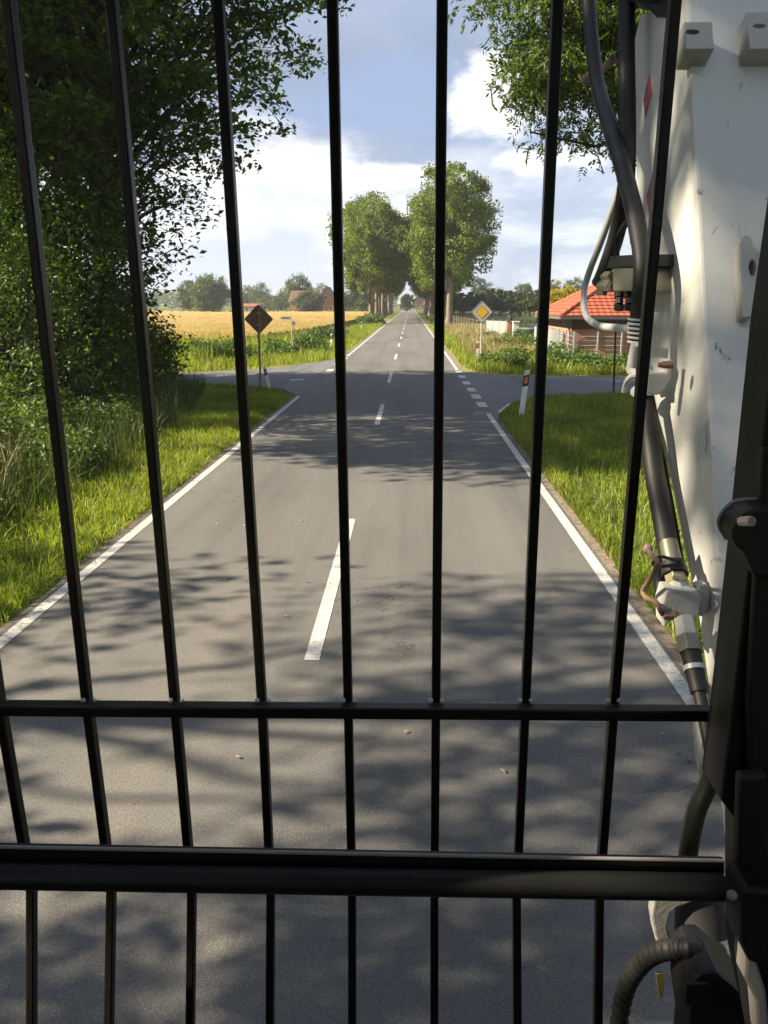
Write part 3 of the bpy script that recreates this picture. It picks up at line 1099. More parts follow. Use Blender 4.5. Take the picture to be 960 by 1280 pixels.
# ------------------------------------------------------------------ the wood on the left
def wood():
    G = 'trees of the roadside wood'
    # the big tree at the wood's near corner whose branches hang over the road
    t = thing('oak_tree', 'large dark oak whose low branches overhang the junction', 'tree', (-9.2, 24.8, 0), G)
    tree_parts(t, [(1.0, 0, 11.5, 5.8, 5.5, 5.5), (2.6, -0.5, 9.0, 4.2, 4.2, 2.6), (0.6, 0.3, 6.0, 2.7, 3.0, 2.6), (0.4, 0.6, 3.2, 1.3, 2.0, 2.0), (4.6, -1.5, 12.6, 3.4, 3.6, 3.2), (5.8, -2.5, 14.6, 3.6, 3.6, 3.0), (7.6, -3.4, 13.4, 2.6, 2.8, 2.0), (4.6, -1.8, 9.6, 2.0, 2.4, 1.3), (6.2, -4.0, 9.5, 2.0, 2.2, 1.4)],
               450, 72, 0.62, 0.18, (M['oak'], M['bark']), 14, 0.24, 0.07, 11, 80, shell=0.45, flat=0.5, limb_r=0.09, base_limb=0.2, twigs=120)
    t = thing('oak_tree', 'tall straight trunk seen between the first and second guard bars', 'tree', (-9.3, 20.6, 0), G)
    tree_parts(t, [(0.5, 0, 12.0, 5.2, 5.0, 5.2), (1.5, -0.4, 8.2, 3.8, 4.0, 2.6), (0.3, 1.0, 5.2, 2.4, 3.0, 2.0), (4.6, -0.5, 13.8, 3.6, 3.8, 3.4)],
               350, 72, 0.66, 0.18, (M['oak'], M['bark']), 15, 0.23, 0.08, 12, 60, shell=0.45, flat=0.5, limb_r=0.08, base_limb=0.3, twigs=80)
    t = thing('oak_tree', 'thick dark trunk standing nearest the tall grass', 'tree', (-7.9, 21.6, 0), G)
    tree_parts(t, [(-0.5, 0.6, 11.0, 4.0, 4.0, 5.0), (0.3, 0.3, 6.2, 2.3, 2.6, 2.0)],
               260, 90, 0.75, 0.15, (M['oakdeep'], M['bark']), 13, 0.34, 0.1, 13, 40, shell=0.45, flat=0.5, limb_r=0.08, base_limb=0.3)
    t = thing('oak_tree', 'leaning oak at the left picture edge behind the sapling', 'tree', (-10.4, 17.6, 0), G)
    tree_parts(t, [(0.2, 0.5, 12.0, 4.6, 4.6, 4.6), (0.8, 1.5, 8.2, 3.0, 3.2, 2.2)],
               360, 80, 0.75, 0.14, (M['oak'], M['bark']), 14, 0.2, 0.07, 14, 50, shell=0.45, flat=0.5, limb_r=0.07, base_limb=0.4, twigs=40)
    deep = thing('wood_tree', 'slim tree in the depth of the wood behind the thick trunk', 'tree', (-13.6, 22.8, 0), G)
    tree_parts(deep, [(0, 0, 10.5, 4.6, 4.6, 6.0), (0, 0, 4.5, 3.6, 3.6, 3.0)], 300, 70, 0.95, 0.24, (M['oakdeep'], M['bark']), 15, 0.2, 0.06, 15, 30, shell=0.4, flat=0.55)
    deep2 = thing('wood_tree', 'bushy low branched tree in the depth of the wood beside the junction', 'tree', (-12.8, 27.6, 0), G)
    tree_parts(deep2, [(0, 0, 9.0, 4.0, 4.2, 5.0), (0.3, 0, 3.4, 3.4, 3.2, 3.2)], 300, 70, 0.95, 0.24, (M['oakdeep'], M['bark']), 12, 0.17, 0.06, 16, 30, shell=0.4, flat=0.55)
    for i, (x, y_, s, lab) in enumerate([(-18.5, 24.8, 1.0, 'shaded tree deep in the wood left of the slim one'), (-17.5, 27.0, 1.0, 'rear tree of the wood standing beside the side road'),
                                         (-15.5, 23.2, 1.0, 'shaded tree behind the leaning oak'), 
                                         (-23, 22, 1.1, 'tree at the far left back of the wood')]):
        copy_tree(deep if i % 2 == 0 else deep2, (x, y_, 0), i * 1.3 + 0.6, (s, s, s), lab, G)
    # trees of the same wood further back along the road, beside and behind the excavator: they shade the near road
    n1 = thing('wood_tree', 'wood tree beside the excavator shading the near road', 'tree', (-16.5, 2.8, 0), G)
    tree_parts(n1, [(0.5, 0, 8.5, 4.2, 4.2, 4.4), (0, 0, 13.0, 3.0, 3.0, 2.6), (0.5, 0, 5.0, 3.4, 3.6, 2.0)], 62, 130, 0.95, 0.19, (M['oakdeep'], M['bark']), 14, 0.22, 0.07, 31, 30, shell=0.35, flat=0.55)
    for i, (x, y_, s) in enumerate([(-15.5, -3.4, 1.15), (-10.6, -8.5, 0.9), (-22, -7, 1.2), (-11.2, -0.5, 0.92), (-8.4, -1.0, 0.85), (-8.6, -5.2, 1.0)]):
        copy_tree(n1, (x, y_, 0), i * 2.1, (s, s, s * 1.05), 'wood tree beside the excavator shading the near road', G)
    for i, (x, y_, s) in enumerate([(7.4, -1.2, 1.0), (8.4, -7.5, 1.05), (13.5, -4.0, 1.1), (6.8, -14.5, 1.1), (-6.6, -16.0, 1.1)]):  # unseen trees, added to cut sky light on the boom back and near road
        copy_tree(n1, (x, y_, 0), i * 1.7 + 0.4, (s, s, s), 'unseen tree added behind the excavator to block sky light', 'unseen trees added behind the excavator')
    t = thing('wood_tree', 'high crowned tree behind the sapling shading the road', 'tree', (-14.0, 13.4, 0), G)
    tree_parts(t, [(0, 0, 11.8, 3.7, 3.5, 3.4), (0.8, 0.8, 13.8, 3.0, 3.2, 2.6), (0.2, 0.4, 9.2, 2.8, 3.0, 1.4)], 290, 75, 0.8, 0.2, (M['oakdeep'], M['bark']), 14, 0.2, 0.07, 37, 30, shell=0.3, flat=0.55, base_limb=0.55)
    # undergrowth
    U = 'bushes along the edge of the wood'
    shrub('sapling', 'bright yellow green sapling lit at the left picture edge', 'sapling', (-8.5, 17.2, 0),
          [(0, 0, 3.9, 1.2, 1.3, 2.0), (0.3, 0, 1.8, 1.3, 1.2, 1.5)], 120, 60, 0.42, 0.10, M['bright'], 40, U, 20, 0.03)
    shrub('sapling', 'pale green sapling just behind the brightest one', 'sapling', (-9.9, 18.4, 0),
          [(0, 0, 3.2, 1.7, 1.7, 2.6)], 90, 60, 0.45, 0.11, M['bright'], 41, U, 20, 0.03)
    for i, (x, y_, r_, h_, lab) in enumerate([
            (-8.9, 27.2, 1.15, 2.2, 'dark leafy bush at the corner where side road meets wood'),
            (-9.6, 25.8, 1.4, 2.6, 'dense bush behind the corner bush of the wood'),
            (-9.3, 23.6, 1.3, 1.9, 'bush in shade beside the thick dark trunk'),
            (-10.4, 22.0, 1.5, 2.4, 'tall bush between the two dark trunks'),
            (-10.0, 18.7, 1.5, 2.2, 'shaded bush between saplings and trunks'),
            (-11.6, 20.0, 1.8, 3.0, 'large bush closing the view into the wood'),
            (-12.0, 23.8, 1.8, 3.2, 'large bush behind the shaded trunks'),
            (-7.7, 20.3, 1.0, 1.7, 'low bush in front of the thick dark trunk'),
            (-7.8, 20.0, 1.25, 5.6, 'tall young oak growth hiding the thick dark trunk'),
            (-12.8, 27.4, 1.9, 3.2, 'big bush at the back of the wood beside the side road'),
            (-15.0, 25.0, 2.1, 3.4, 'broad bush deep in the wood')]):
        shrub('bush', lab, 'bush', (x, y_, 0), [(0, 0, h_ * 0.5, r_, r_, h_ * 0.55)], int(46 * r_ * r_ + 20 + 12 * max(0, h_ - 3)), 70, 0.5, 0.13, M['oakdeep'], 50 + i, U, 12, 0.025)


wood()


# ------------------------------------------------------------------ the ash on the right
def ash():
    base = Vector((8.4, 15.5, 0))
    t = thing('ash_tree', 'tree reaching its leafy boughs over the road from the right', 'tree', base)
    def L(px, py, Y, rx, ry, rz):
        p = onY(px, py, Y) - base
        return (p.x, p.y, p.z, rx, ry, rz)
    lobes = [L(690, 40, 14, 1.25, 1.2, 0.75), L(725, 120, 14, 0.85, 1.1, 0.75), L(648, 120, 13.6, 0.62, 0.9, 0.55), L(615, -5, 14, 0.75, 0.9, 0.28),
             L(663, 165, 13.8, 0.42, 0.6, 0.36), L(770, 170, 14, 0.45, 0.7, 0.55), L(735, 75, 15.5, 1.3, 1.2, 1.2), L(820, 60, 14.5, 1.5, 1.4, 1.6), L(760, -120, 15, 2.6, 2.4, 1.3), L(900, -80, 15, 3.0, 3.0, 2.6)]
    rg = np.random.default_rng(77)
    rd = random.Random(77)
    cl = clump_centres(lobes, 420, rg, 0.25)
    mb = MB()
    tp = trunk_mesh(mb, 9.5, 0.28, 0.1, (-1.0, 0, ), 0.1, 5)
    hubs = []
    for lb in lobes:
        c = Vector(lb[:3])
        limb(mb, tp[min(len(tp) - 1, 3 + len(hubs) % 4)], c, 0.07, rd, 6, 0.10)
        hubs.append(c)
    for i in range(len(cl)):
        c = Vector(cl[i])
        hb = min(hubs, key=lambda q: (q - c).length)
        limb(mb, hb, c, 0.016, rd, 4, 0.06)
    mb.build('trunk', M['bark'], t, True)
    # compound leaves: rows of leaflets along short twigs
    n = 17000
    ci = rg.integers(0, len(cl), n)
    o = cl[ci] + rg.normal(size=(n, 3)) * np.array([0.24, 0.24, 0.17])
    d = unit(rg.normal(size=(n, 3)) + np.array([0, 0, -0.35]))
    side = unit(np.cross(d, rg.normal(size=(n, 3))))
    P, D = [], []
    for k in range(9):
        s_ = -1 if k % 2 else 1
        a = (k // 2) * 0.05
        if k == 8:
            P.append(o + d * 0.24)
            D.append(d)
        else:
            dd = unit(d * 0.7 + side * s_)
            P.append(o + d * a + dd * 0.045)
            D.append(dd)
    P, D = np.concatenate(P), np.concatenate(D)
    nor = unit(np.cross(D, np.tile(np.cross(d, side), (9, 1)) * 0 + rg.normal(size=D.shape)))
    b = np.cross(nor, D)
    Lh, W = 0.052, 0.017
    V = np.stack([P - D * Lh, P + b * W, P + D * Lh, P - b * W], 1).reshape(-1, 3)
    np_mesh('crown', V, np.arange(len(P) * 4).reshape(-1, 4), 4, M['ash'], t)


ash()


def road_litter():
    rg = np.random.default_rng(88)
    n = 320
    x = np.where(rg.random(n) < 0.6, rg.choice([RL, RR], n) * 1.0 - np.sign(rg.choice([RL, RR], n)) * 0, RL + (RR - RL) * rg.random(n))
    x = np.where(rg.random(n) < 0.55, np.where(rg.random(n) < 0.5, RL + np.abs(rg.normal(size=n)) * 0.25, RR - np.abs(rg.normal(size=n)) * 0.25), RL + (RR - RL) * rg.random(n))
    C = np.column_stack([x, 2 + 17 * rg.random(n), np.full(n, 0.014)])
    V, Fc = leaves_np(C, 0.036, rg, 0.5, 5.0, droop=0)
    o = np_mesh('fallen_leaves', V, Fc, 4, M['straw'])
    tag(o, 'small fallen leaves scattered over the asphalt', 'leaves', kind='stuff')


road_litter()


# ------------------------------------------------------------------ lime avenue
def avenue():
    G = 'lime trees lining the avenue'
    ords = ['first', 'second', 'third', 'fourth', 'fifth', 'sixth', 'seventh', 'eighth', 'ninth', 'tenth', 'eleventh', 'twelfth', 'thirteenth', 'fourteenth', 'fifteenth', 'sixteenth', 'seventeenth', 'eighteenth', 'nineteenth', 'twentieth']
    a = thing('lime_tree', 'tallest lime tree, nearest on the right side of the avenue', 'tree', (4.65, 99.5, 0), G)
    tree_parts(a, [(0.3, 0, 14.6, 4.6, 4.6, 3.9), (1.1, 0, 11.2, 5.0, 4.8, 3.6), (0.5, 0, 7.8, 4.2, 4.0, 3.0), (-2.2, 0, 15.0, 2.6, 3, 3.0), (-0.6, 0.5, 9.5, 4.6, 4, 3.4), (2.8, 0, 14.0, 2.4, 2.6, 3.2)],
               150, 230, 0.98, 0.29, (M['lime'], M['limebark']), 14, 0.42, 0.12, 61, 40, up=0.1, shell=0.72, flat=0.8, limb_r=0.14, base_limb=0.3, lean=(0.3, 0))
    b = thing('lime_tree', 'lime tree nearest on the left side of the avenue', 'tree', (-5.75, 119.5, 0), G)
    tree_parts(b, [(0.6, 0, 13.0, 4.2, 4.4, 4.2), (-0.3, 0, 9.0, 4.5, 4.4, 3.4), (2.2, 0, 11.5, 4.2, 4, 4.2), (0.2, 0, 6.0, 3.6, 3.4, 2.4)],
               135, 220, 0.98, 0.30, (M['lime'], M['limebark']), 12, 0.36, 0.1, 62, 36, up=0.1, shell=0.72, flat=0.8, limb_r=0.13, base_limb=0.28)
    rd = random.Random(9)
    for k in range(14):
        s = rd.uniform(0.92, 1.06)
        y_ = 108 + k * 10.3
        copy_tree(a if k % 2 else b, (4.55 + rd.uniform(-.2, .2), y_, 0), rd.uniform(0, 6.28), (s, s, s * (0.98 if k else 0.97)),
                  'lime tree, %s in the right row of the avenue counting from near' % ords[k + 1], G)
    for k in range(15):
        s = rd.uniform(0.93, 1.05)
        y_ = 128 + k * 9.2
        copy_tree(b if k % 2 == 0 else a, (-5.7 + rd.uniform(-.2, .2), y_, 0), rd.uniform(0, 6.28), (s, s, s * (1.06 + 0.012 * k if k % 2 == 0 else 0.98 + 0.01 * k)),
                  'lime tree, %s in the left row of the avenue counting from near' % ords[k + 1], G)
    for x, y_, lab, sd in ((-5.6, 108, 'leafy shoots at the foot of the left row of limes', 1), (-5.0, 116, 'second clump of shoots at the foot of the left limes', 2), (3.7, 118, 'leafy shoots at the foot of the right row of limes', 3)):
        shrub('bush', lab, 'bush', (x, y_, 0), [(0, 0, 0.5, 1.3, 3.0, 0.7)], 60, 50, 0.45, 0.24, M['weed'], 300 + sd, 'bushes at the foot of the avenue', 5)


avenue()


# ------------------------------------------------------------------ background left and right
def background():
    G = 'trees on the horizon'
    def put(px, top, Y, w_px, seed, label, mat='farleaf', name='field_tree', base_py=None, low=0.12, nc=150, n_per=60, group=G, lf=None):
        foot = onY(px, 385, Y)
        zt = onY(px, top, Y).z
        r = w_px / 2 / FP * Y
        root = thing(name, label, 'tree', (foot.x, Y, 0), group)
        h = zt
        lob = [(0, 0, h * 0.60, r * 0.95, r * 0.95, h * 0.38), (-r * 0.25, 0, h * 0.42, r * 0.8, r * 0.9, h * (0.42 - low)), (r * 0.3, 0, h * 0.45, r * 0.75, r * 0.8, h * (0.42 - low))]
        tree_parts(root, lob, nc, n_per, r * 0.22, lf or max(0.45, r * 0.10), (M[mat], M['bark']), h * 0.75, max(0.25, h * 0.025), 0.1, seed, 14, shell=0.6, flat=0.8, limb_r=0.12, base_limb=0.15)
        return root
    put(265, 341, 215, 46, 101, 'broad round tree standing alone behind the wheat field', low=0.06, nc=220)
    put(238, 350, 240, 30, 102, 'tree half hidden behind the edge of the near wood')
    put(373, 341, 250, 32, 103, 'dark domed tree rising behind the brick farmhouse', nc=180)
    put(325, 353, 330, 26, 104, 'bluish tree far behind the diamond sign back')
    put(311, 356, 335, 20, 105, 'smaller bluish tree just left of the far one')
    put(338, 371, 300, 34, 106, 'low pale tree left of the farmhouse')
    put(352, 367, 290, 24, 107, 'light green tree beside the domed one')
    put(386, 363, 222, 36, 108, 'rounded bushy tree hiding the farmhouse front', low=0.0, nc=200)
    put(445, 361, 240, 14, 109, 'narrow dark conifer right of the farmhouse', 'conifer', 'conifer', low=0.0)
    put(456, 362, 235, 16, 110, 'pointed conifer just before the avenue trunks', 'conifer', 'conifer', low=0.0)
    put(450, 374, 225, 14, 111, 'light green shrubby tree in front of the conifers', low=0.0, nc=80)
    put(432, 366, 260, 16, 112, 'dark tree at the right end of the farm', low=0.0, nc=80)
    put(509, 367, 330, 17, 113, 'round green tree where the road ends', low=0.0, nc=120)
    put(601, 344, 300, 26, 114, 'grey green tree standing behind the right treeline', nc=120)
    put(655, 352, 280, 24, 115, 'domed tree behind the paddock treeline', nc=120)
    put(625, 358, 290, 30, 116, 'lower tree behind the middle of the treeline', nc=100)
    put(690, 348, 240, 22, 117, 'dark tree left of the golden one', nc=100)
    put(718, 346, 230, 30, 118, 'dark tree behind the red garage roof', nc=100)
    # the planted row along the paddock
    proto = None
    H = 'small trees of the paddock row'
    rd = random.Random(4)
    for i in range(13):
        px = 566 + i * 12
        Y = 205 - i * 2.0
        if proto is None:
            proto = put(px, 364, Y, 17, 130, 'first small tree of the paddock row behind the big lime', low=0.05, nc=90, group=H)
        else:
            p = onY(px, 385, Y)
            s = rd.uniform(0.86, 1.1)
            copy_tree(proto, (p.x, Y, 0), rd.uniform(0, 6), (1, 1, s), 'small tree number %d from the left in the paddock row' % (i + 1), H)
    g = put(700, 343, 56, 42, 140, 'golden yellow tree beside the red garage roof', 'gold', 'golden_tree', low=0.0, nc=120, n_per=60, group=None, lf=0.14)
    # hedges
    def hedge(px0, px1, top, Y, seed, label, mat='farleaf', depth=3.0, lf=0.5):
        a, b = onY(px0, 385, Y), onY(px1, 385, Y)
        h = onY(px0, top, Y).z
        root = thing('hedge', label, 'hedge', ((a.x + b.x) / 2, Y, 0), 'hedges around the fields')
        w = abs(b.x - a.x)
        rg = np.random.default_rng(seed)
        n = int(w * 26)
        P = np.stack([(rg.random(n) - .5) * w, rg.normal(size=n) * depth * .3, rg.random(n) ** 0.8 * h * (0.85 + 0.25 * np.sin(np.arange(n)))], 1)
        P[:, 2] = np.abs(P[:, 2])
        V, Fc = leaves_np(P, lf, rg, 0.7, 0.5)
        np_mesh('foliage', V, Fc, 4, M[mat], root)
        rd_ = random.Random(seed)
        for i in range(int(w / 4) + 2):
            x = -w / 2 + 4 * i
            if x < w / 2:
                mb = MB()
                limb(mb, (x, 0, 0), (x + rd_.uniform(-.5, .5), 0, h * 0.7), 0.08, rd_)
                mb.build('stem', M['bark'], root, True)
    hedge(225, 345, 385, 226, 201, 'low bluish hedge along the far edge of the wheat')
    hedge(330, 365, 384, 224, 202, 'dark clipped hedge left of the farmhouse')
    hedge(420, 465, 382, 222, 203, 'hedge between farmhouse and avenue')
    hedge(653, 700, 394, 98, 204, 'dark green hedge at the front of the paddock', lf=0.3, depth=2)
    hedge(560, 720, 376, 212, 205, 'thick hedge under the paddock row of trees', lf=0.6, depth=4)
    # distant wood closing the horizon
    rg = np.random.default_rng(300)
    P = []
    for (x0, x1, Y, h0) in ((-330, -8, 520, 15), (14, 330, 480, 12)):
        n = 15000
        x = x0 + (x1 - x0) * rg.random(n)
        prof = h0 * (0.65 + 0.2 * np.sin(x * 0.09 + 1.0) + 0.15 * np.sin(x * 0.31) + 0.1 * np.sin(x * 0.77))
        P.append(np.stack([x, Y + rg.normal(size=n) * 8, np.sqrt(rg.random(n)) * prof], 1))
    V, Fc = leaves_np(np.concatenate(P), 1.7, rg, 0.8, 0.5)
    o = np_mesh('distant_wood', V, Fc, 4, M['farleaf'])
    tag(o, 'bluish line of far woodland closing the horizon', 'woodland', kind='stuff')


background()


# ------------------------------------------------------------------ houses
def gable_house(name, label, x0, x1, y0, y1, eave, ridge, along, wall, roof, windows=(), over=0.4, chimney=None):
    root = thing(name, label, 'house', ((x0 + x1) / 2, (y0 + y1) / 2, 0))
    cx, cy = (x0 + x1) / 2, (y0 + y1) / 2
    w, d = (x1 - x0) / 2, (y1 - y0) / 2
    mb = MB()
    if along == 'Y':
        prof = [(-w, -d, 0), (w, -d, 0), (w, -d, eave), (0, -d, ridge), (-w, -d, eave)]
        mb.prism(prof, (0, 2 * d, 0))
    else:
        prof = [(-w, -d, 0), (-w, d, 0), (-w, d, eave), (-w, 0, ridge), (-w, -d, eave)]
        mb.prism(prof, (2 * w, 0, 0))
    mb.build('wall', wall, root)
    rb = MB()
    t = 0.25
    if along == 'Y':
        k = (ridge - eave) / w
        for s in (-1, 1):
            pr = [(0, -d - over, ridge + 0.02), (s * (w + over), -d - over, eave - k * over + 0.02), (s * (w + over), -d - over, eave - k * over + t), (0, -d - over, ridge + t + 0.02)]
            rb.prism(pr, (0, 2 * d + 2 * over, 0))
    else:
        k = (ridge - eave) / d
        for s in (-1, 1):
            pr = [(-w - over, 0, ridge + 0.02), (-w - over, s * (d + over), eave - k * over + 0.02), (-w - over, s * (d + over), eave - k * over + t), (-w - over, 0, ridge + t + 0.02)]
            rb.prism(pr, (2 * w + 2 * over, 0, 0))
    ro = rb.build('roof', roof, root)
    if chimney:
        MB().box((chimney[0] - .4, chimney[1] - .4, ridge - 0.6), (chimney[0] + .4, chimney[1] + .4, ridge + 1.1)).build('chimney', M['farbrick'], ro)
    for (wx, wz, ww, wh) in windows:
        f = MB().box((wx - ww / 2, -d - 0.03, wz), (wx + ww / 2, -d + 0.05, wz + wh)).build('window', M['signwhite'], root)
        MB().box((wx - ww / 2 + .1, -d - 0.045, wz + .1), (wx + ww / 2 - .1, -d + 0.02, wz + wh - .1)).build('pane', M['windowdark'], f)
    return root


def houses():
    Y = 232
    p0, p1 = onY(397, 385, Y), onY(419, 385, Y)
    gable_house('farmhouse', 'red brick farmhouse gable behind the round bushy tree', p0.x, p1.x, Y, Y + 12, 3.6, onY(407, 359, Y).z, 'Y', M['farbrick'], M['fartiles'],
                [(-1.2, 1.0, 0.9, 1.2), (1.2, 1.0, 0.9, 1.2), (0, 3.9, 0.9, 1.1)], 0.5)
    p0, p1 = onY(363, 385, 240), onY(392, 385, 240)
    gable_house('barn', 'pinkish brick barn with tiled roof left of the farmhouse', p0.x, p1.x, 240, 252, 3.4, onY(370, 364, 240).z, 'X', M['farbrick'], M['fartiles'], [(-1.5, 1.2, 1.0, 1.0)], 0.5)
    p0, p1 = onY(302, 385, 262), onY(322, 385, 262)
    gable_house('house', 'low house with orange roof behind the sign back', p0.x, p1.x, 262, 270, 1.9, onY(315, 380.5, 262).z, 'X', M['render'], M['tiles'], [(-1, .7, .9, .9)], 0.4)
    gable_house('house', 'pink brick house at the end of the avenue', 1.5, 10.5, 420.5, 432, 4.6, 8.6, 'Y', M['farbrick'], M['fartiles'], [(-2.4, 1.2, 1.1, 1.4), (0, 1.2, 1.1, 1.4), (2.4, 1.2, 1.1, 1.4), (-1.2, 4.4, 1.1, 1.3), (1.2, 4.4, 1.1, 1.3)], 0.5, (0, 4))
    p0, p1 = onY(460, 385, 250), onY(476, 385, 250)
    gable_house('house', 'grey roofed house glimpsed behind the left lime trunks', p0.x, p1.x, 250, 260, 3.6, onY(466, 364, 250).z, 'X', M['render'], M['gutter'], [(-1, 1, 1, 1.2)], 0.5)

    # the red roofed garage on the corner
    root = thing('garage', 'brick garage under an orange red hipped tile roof', 'garage', (11.4, 43.2, 0))
    w, d = 3.65, 3.4
    MB().box((-w, -d, 0), (w, d, 1.52)).build('wall', M['brick'], root)
    MB().box((-w + .01, -d - 0.02, 1.52), (w + .02, d + .02, 2.12)).build('fascia_board', M['brownboard'], root)
    o_, ez, rz_ = 0.6, 2.12, 4.2
    e = [Vector((-w - o_, -d - o_, ez)), Vector((w + o_, -d - o_, ez)), Vector((w + o_, d + o_, ez)), Vector((-w - o_, d + o_, ez))]
    r0, r1 = Vector((-w + 3.05, 0, rz_)), Vector((w - 3.05, 0, rz_))
    rb = MB()
    # courses of tiles as real steps on each slope
    def slope(a, b, c, dd, n=13):
        nrm = (b - a).cross(dd - a).normalized()
        if nrm.z < 0: nrm = -nrm
        for i in range(n):
            t0, t1 = i / n, (i + 1) / n + 0.012
            q = [a.lerp(dd, t0), b.lerp(c, t0), b.lerp(c, min(1, t1)), a.lerp(dd, min(1, t1))]
            rb.prism([q[0] + nrm * 0.075, q[1] + nrm * 0.075, q[2] + nrm * 0.03, q[3] + nrm * 0.03], -nrm * 0.035)
    slope(e[0], e[1], r1, r0)
    slope(e[3], e[0], r0, r0 + Vector((0, 1e-3, 0)))
    slope(e[2], e[3], r0, r1)
    slope(e[1], e[2], r1, r1 + Vector((0, 1e-3, 0)))
    ro = rb.build('roof', M['tiles'], root)
    hb = MB()
    for a, b in ((e[0], r0), (e[3], r0), (r0, r1), (e[1], r1), (e[2], r1)):
        hb.tube([a + Vector((0, 0, .07)), b + Vector((0, 0, .07))], 0.09, 8)
    hb.build('ridge_tiles', M['tiles'], ro, True)
    gb = MB()
    gb.box((-w - o_ - .06, -d - o_ - .08, ez - .12), (w + o_ + .06, -d - o_ + .03, ez + .02))
    gb.box((-w - o_ - .08, -d - o_ + .034, ez - .12), (-w - o_ + .03, d + o_, ez + .02))
    gb.build('gutter', M['gutter'], root)
    MB().box((-w - o_ + 0.032, -d - o_ + 0.034, ez - .06), (w + o_, d + o_, ez + .0)).build('soffit', M['brownboard'], root)
    MB().tube(smooth_path([(-w - o_ + .15, -d - o_ + .1, ez - .1), (-w - .35, -d - .25, ez - .35), (-w - .07, -d - .12, ez - .75), (-w - .06, -d - .1, 0.05)], 6), 0.045, 8).build('downpipe', M['gutter'], root, True)


houses()


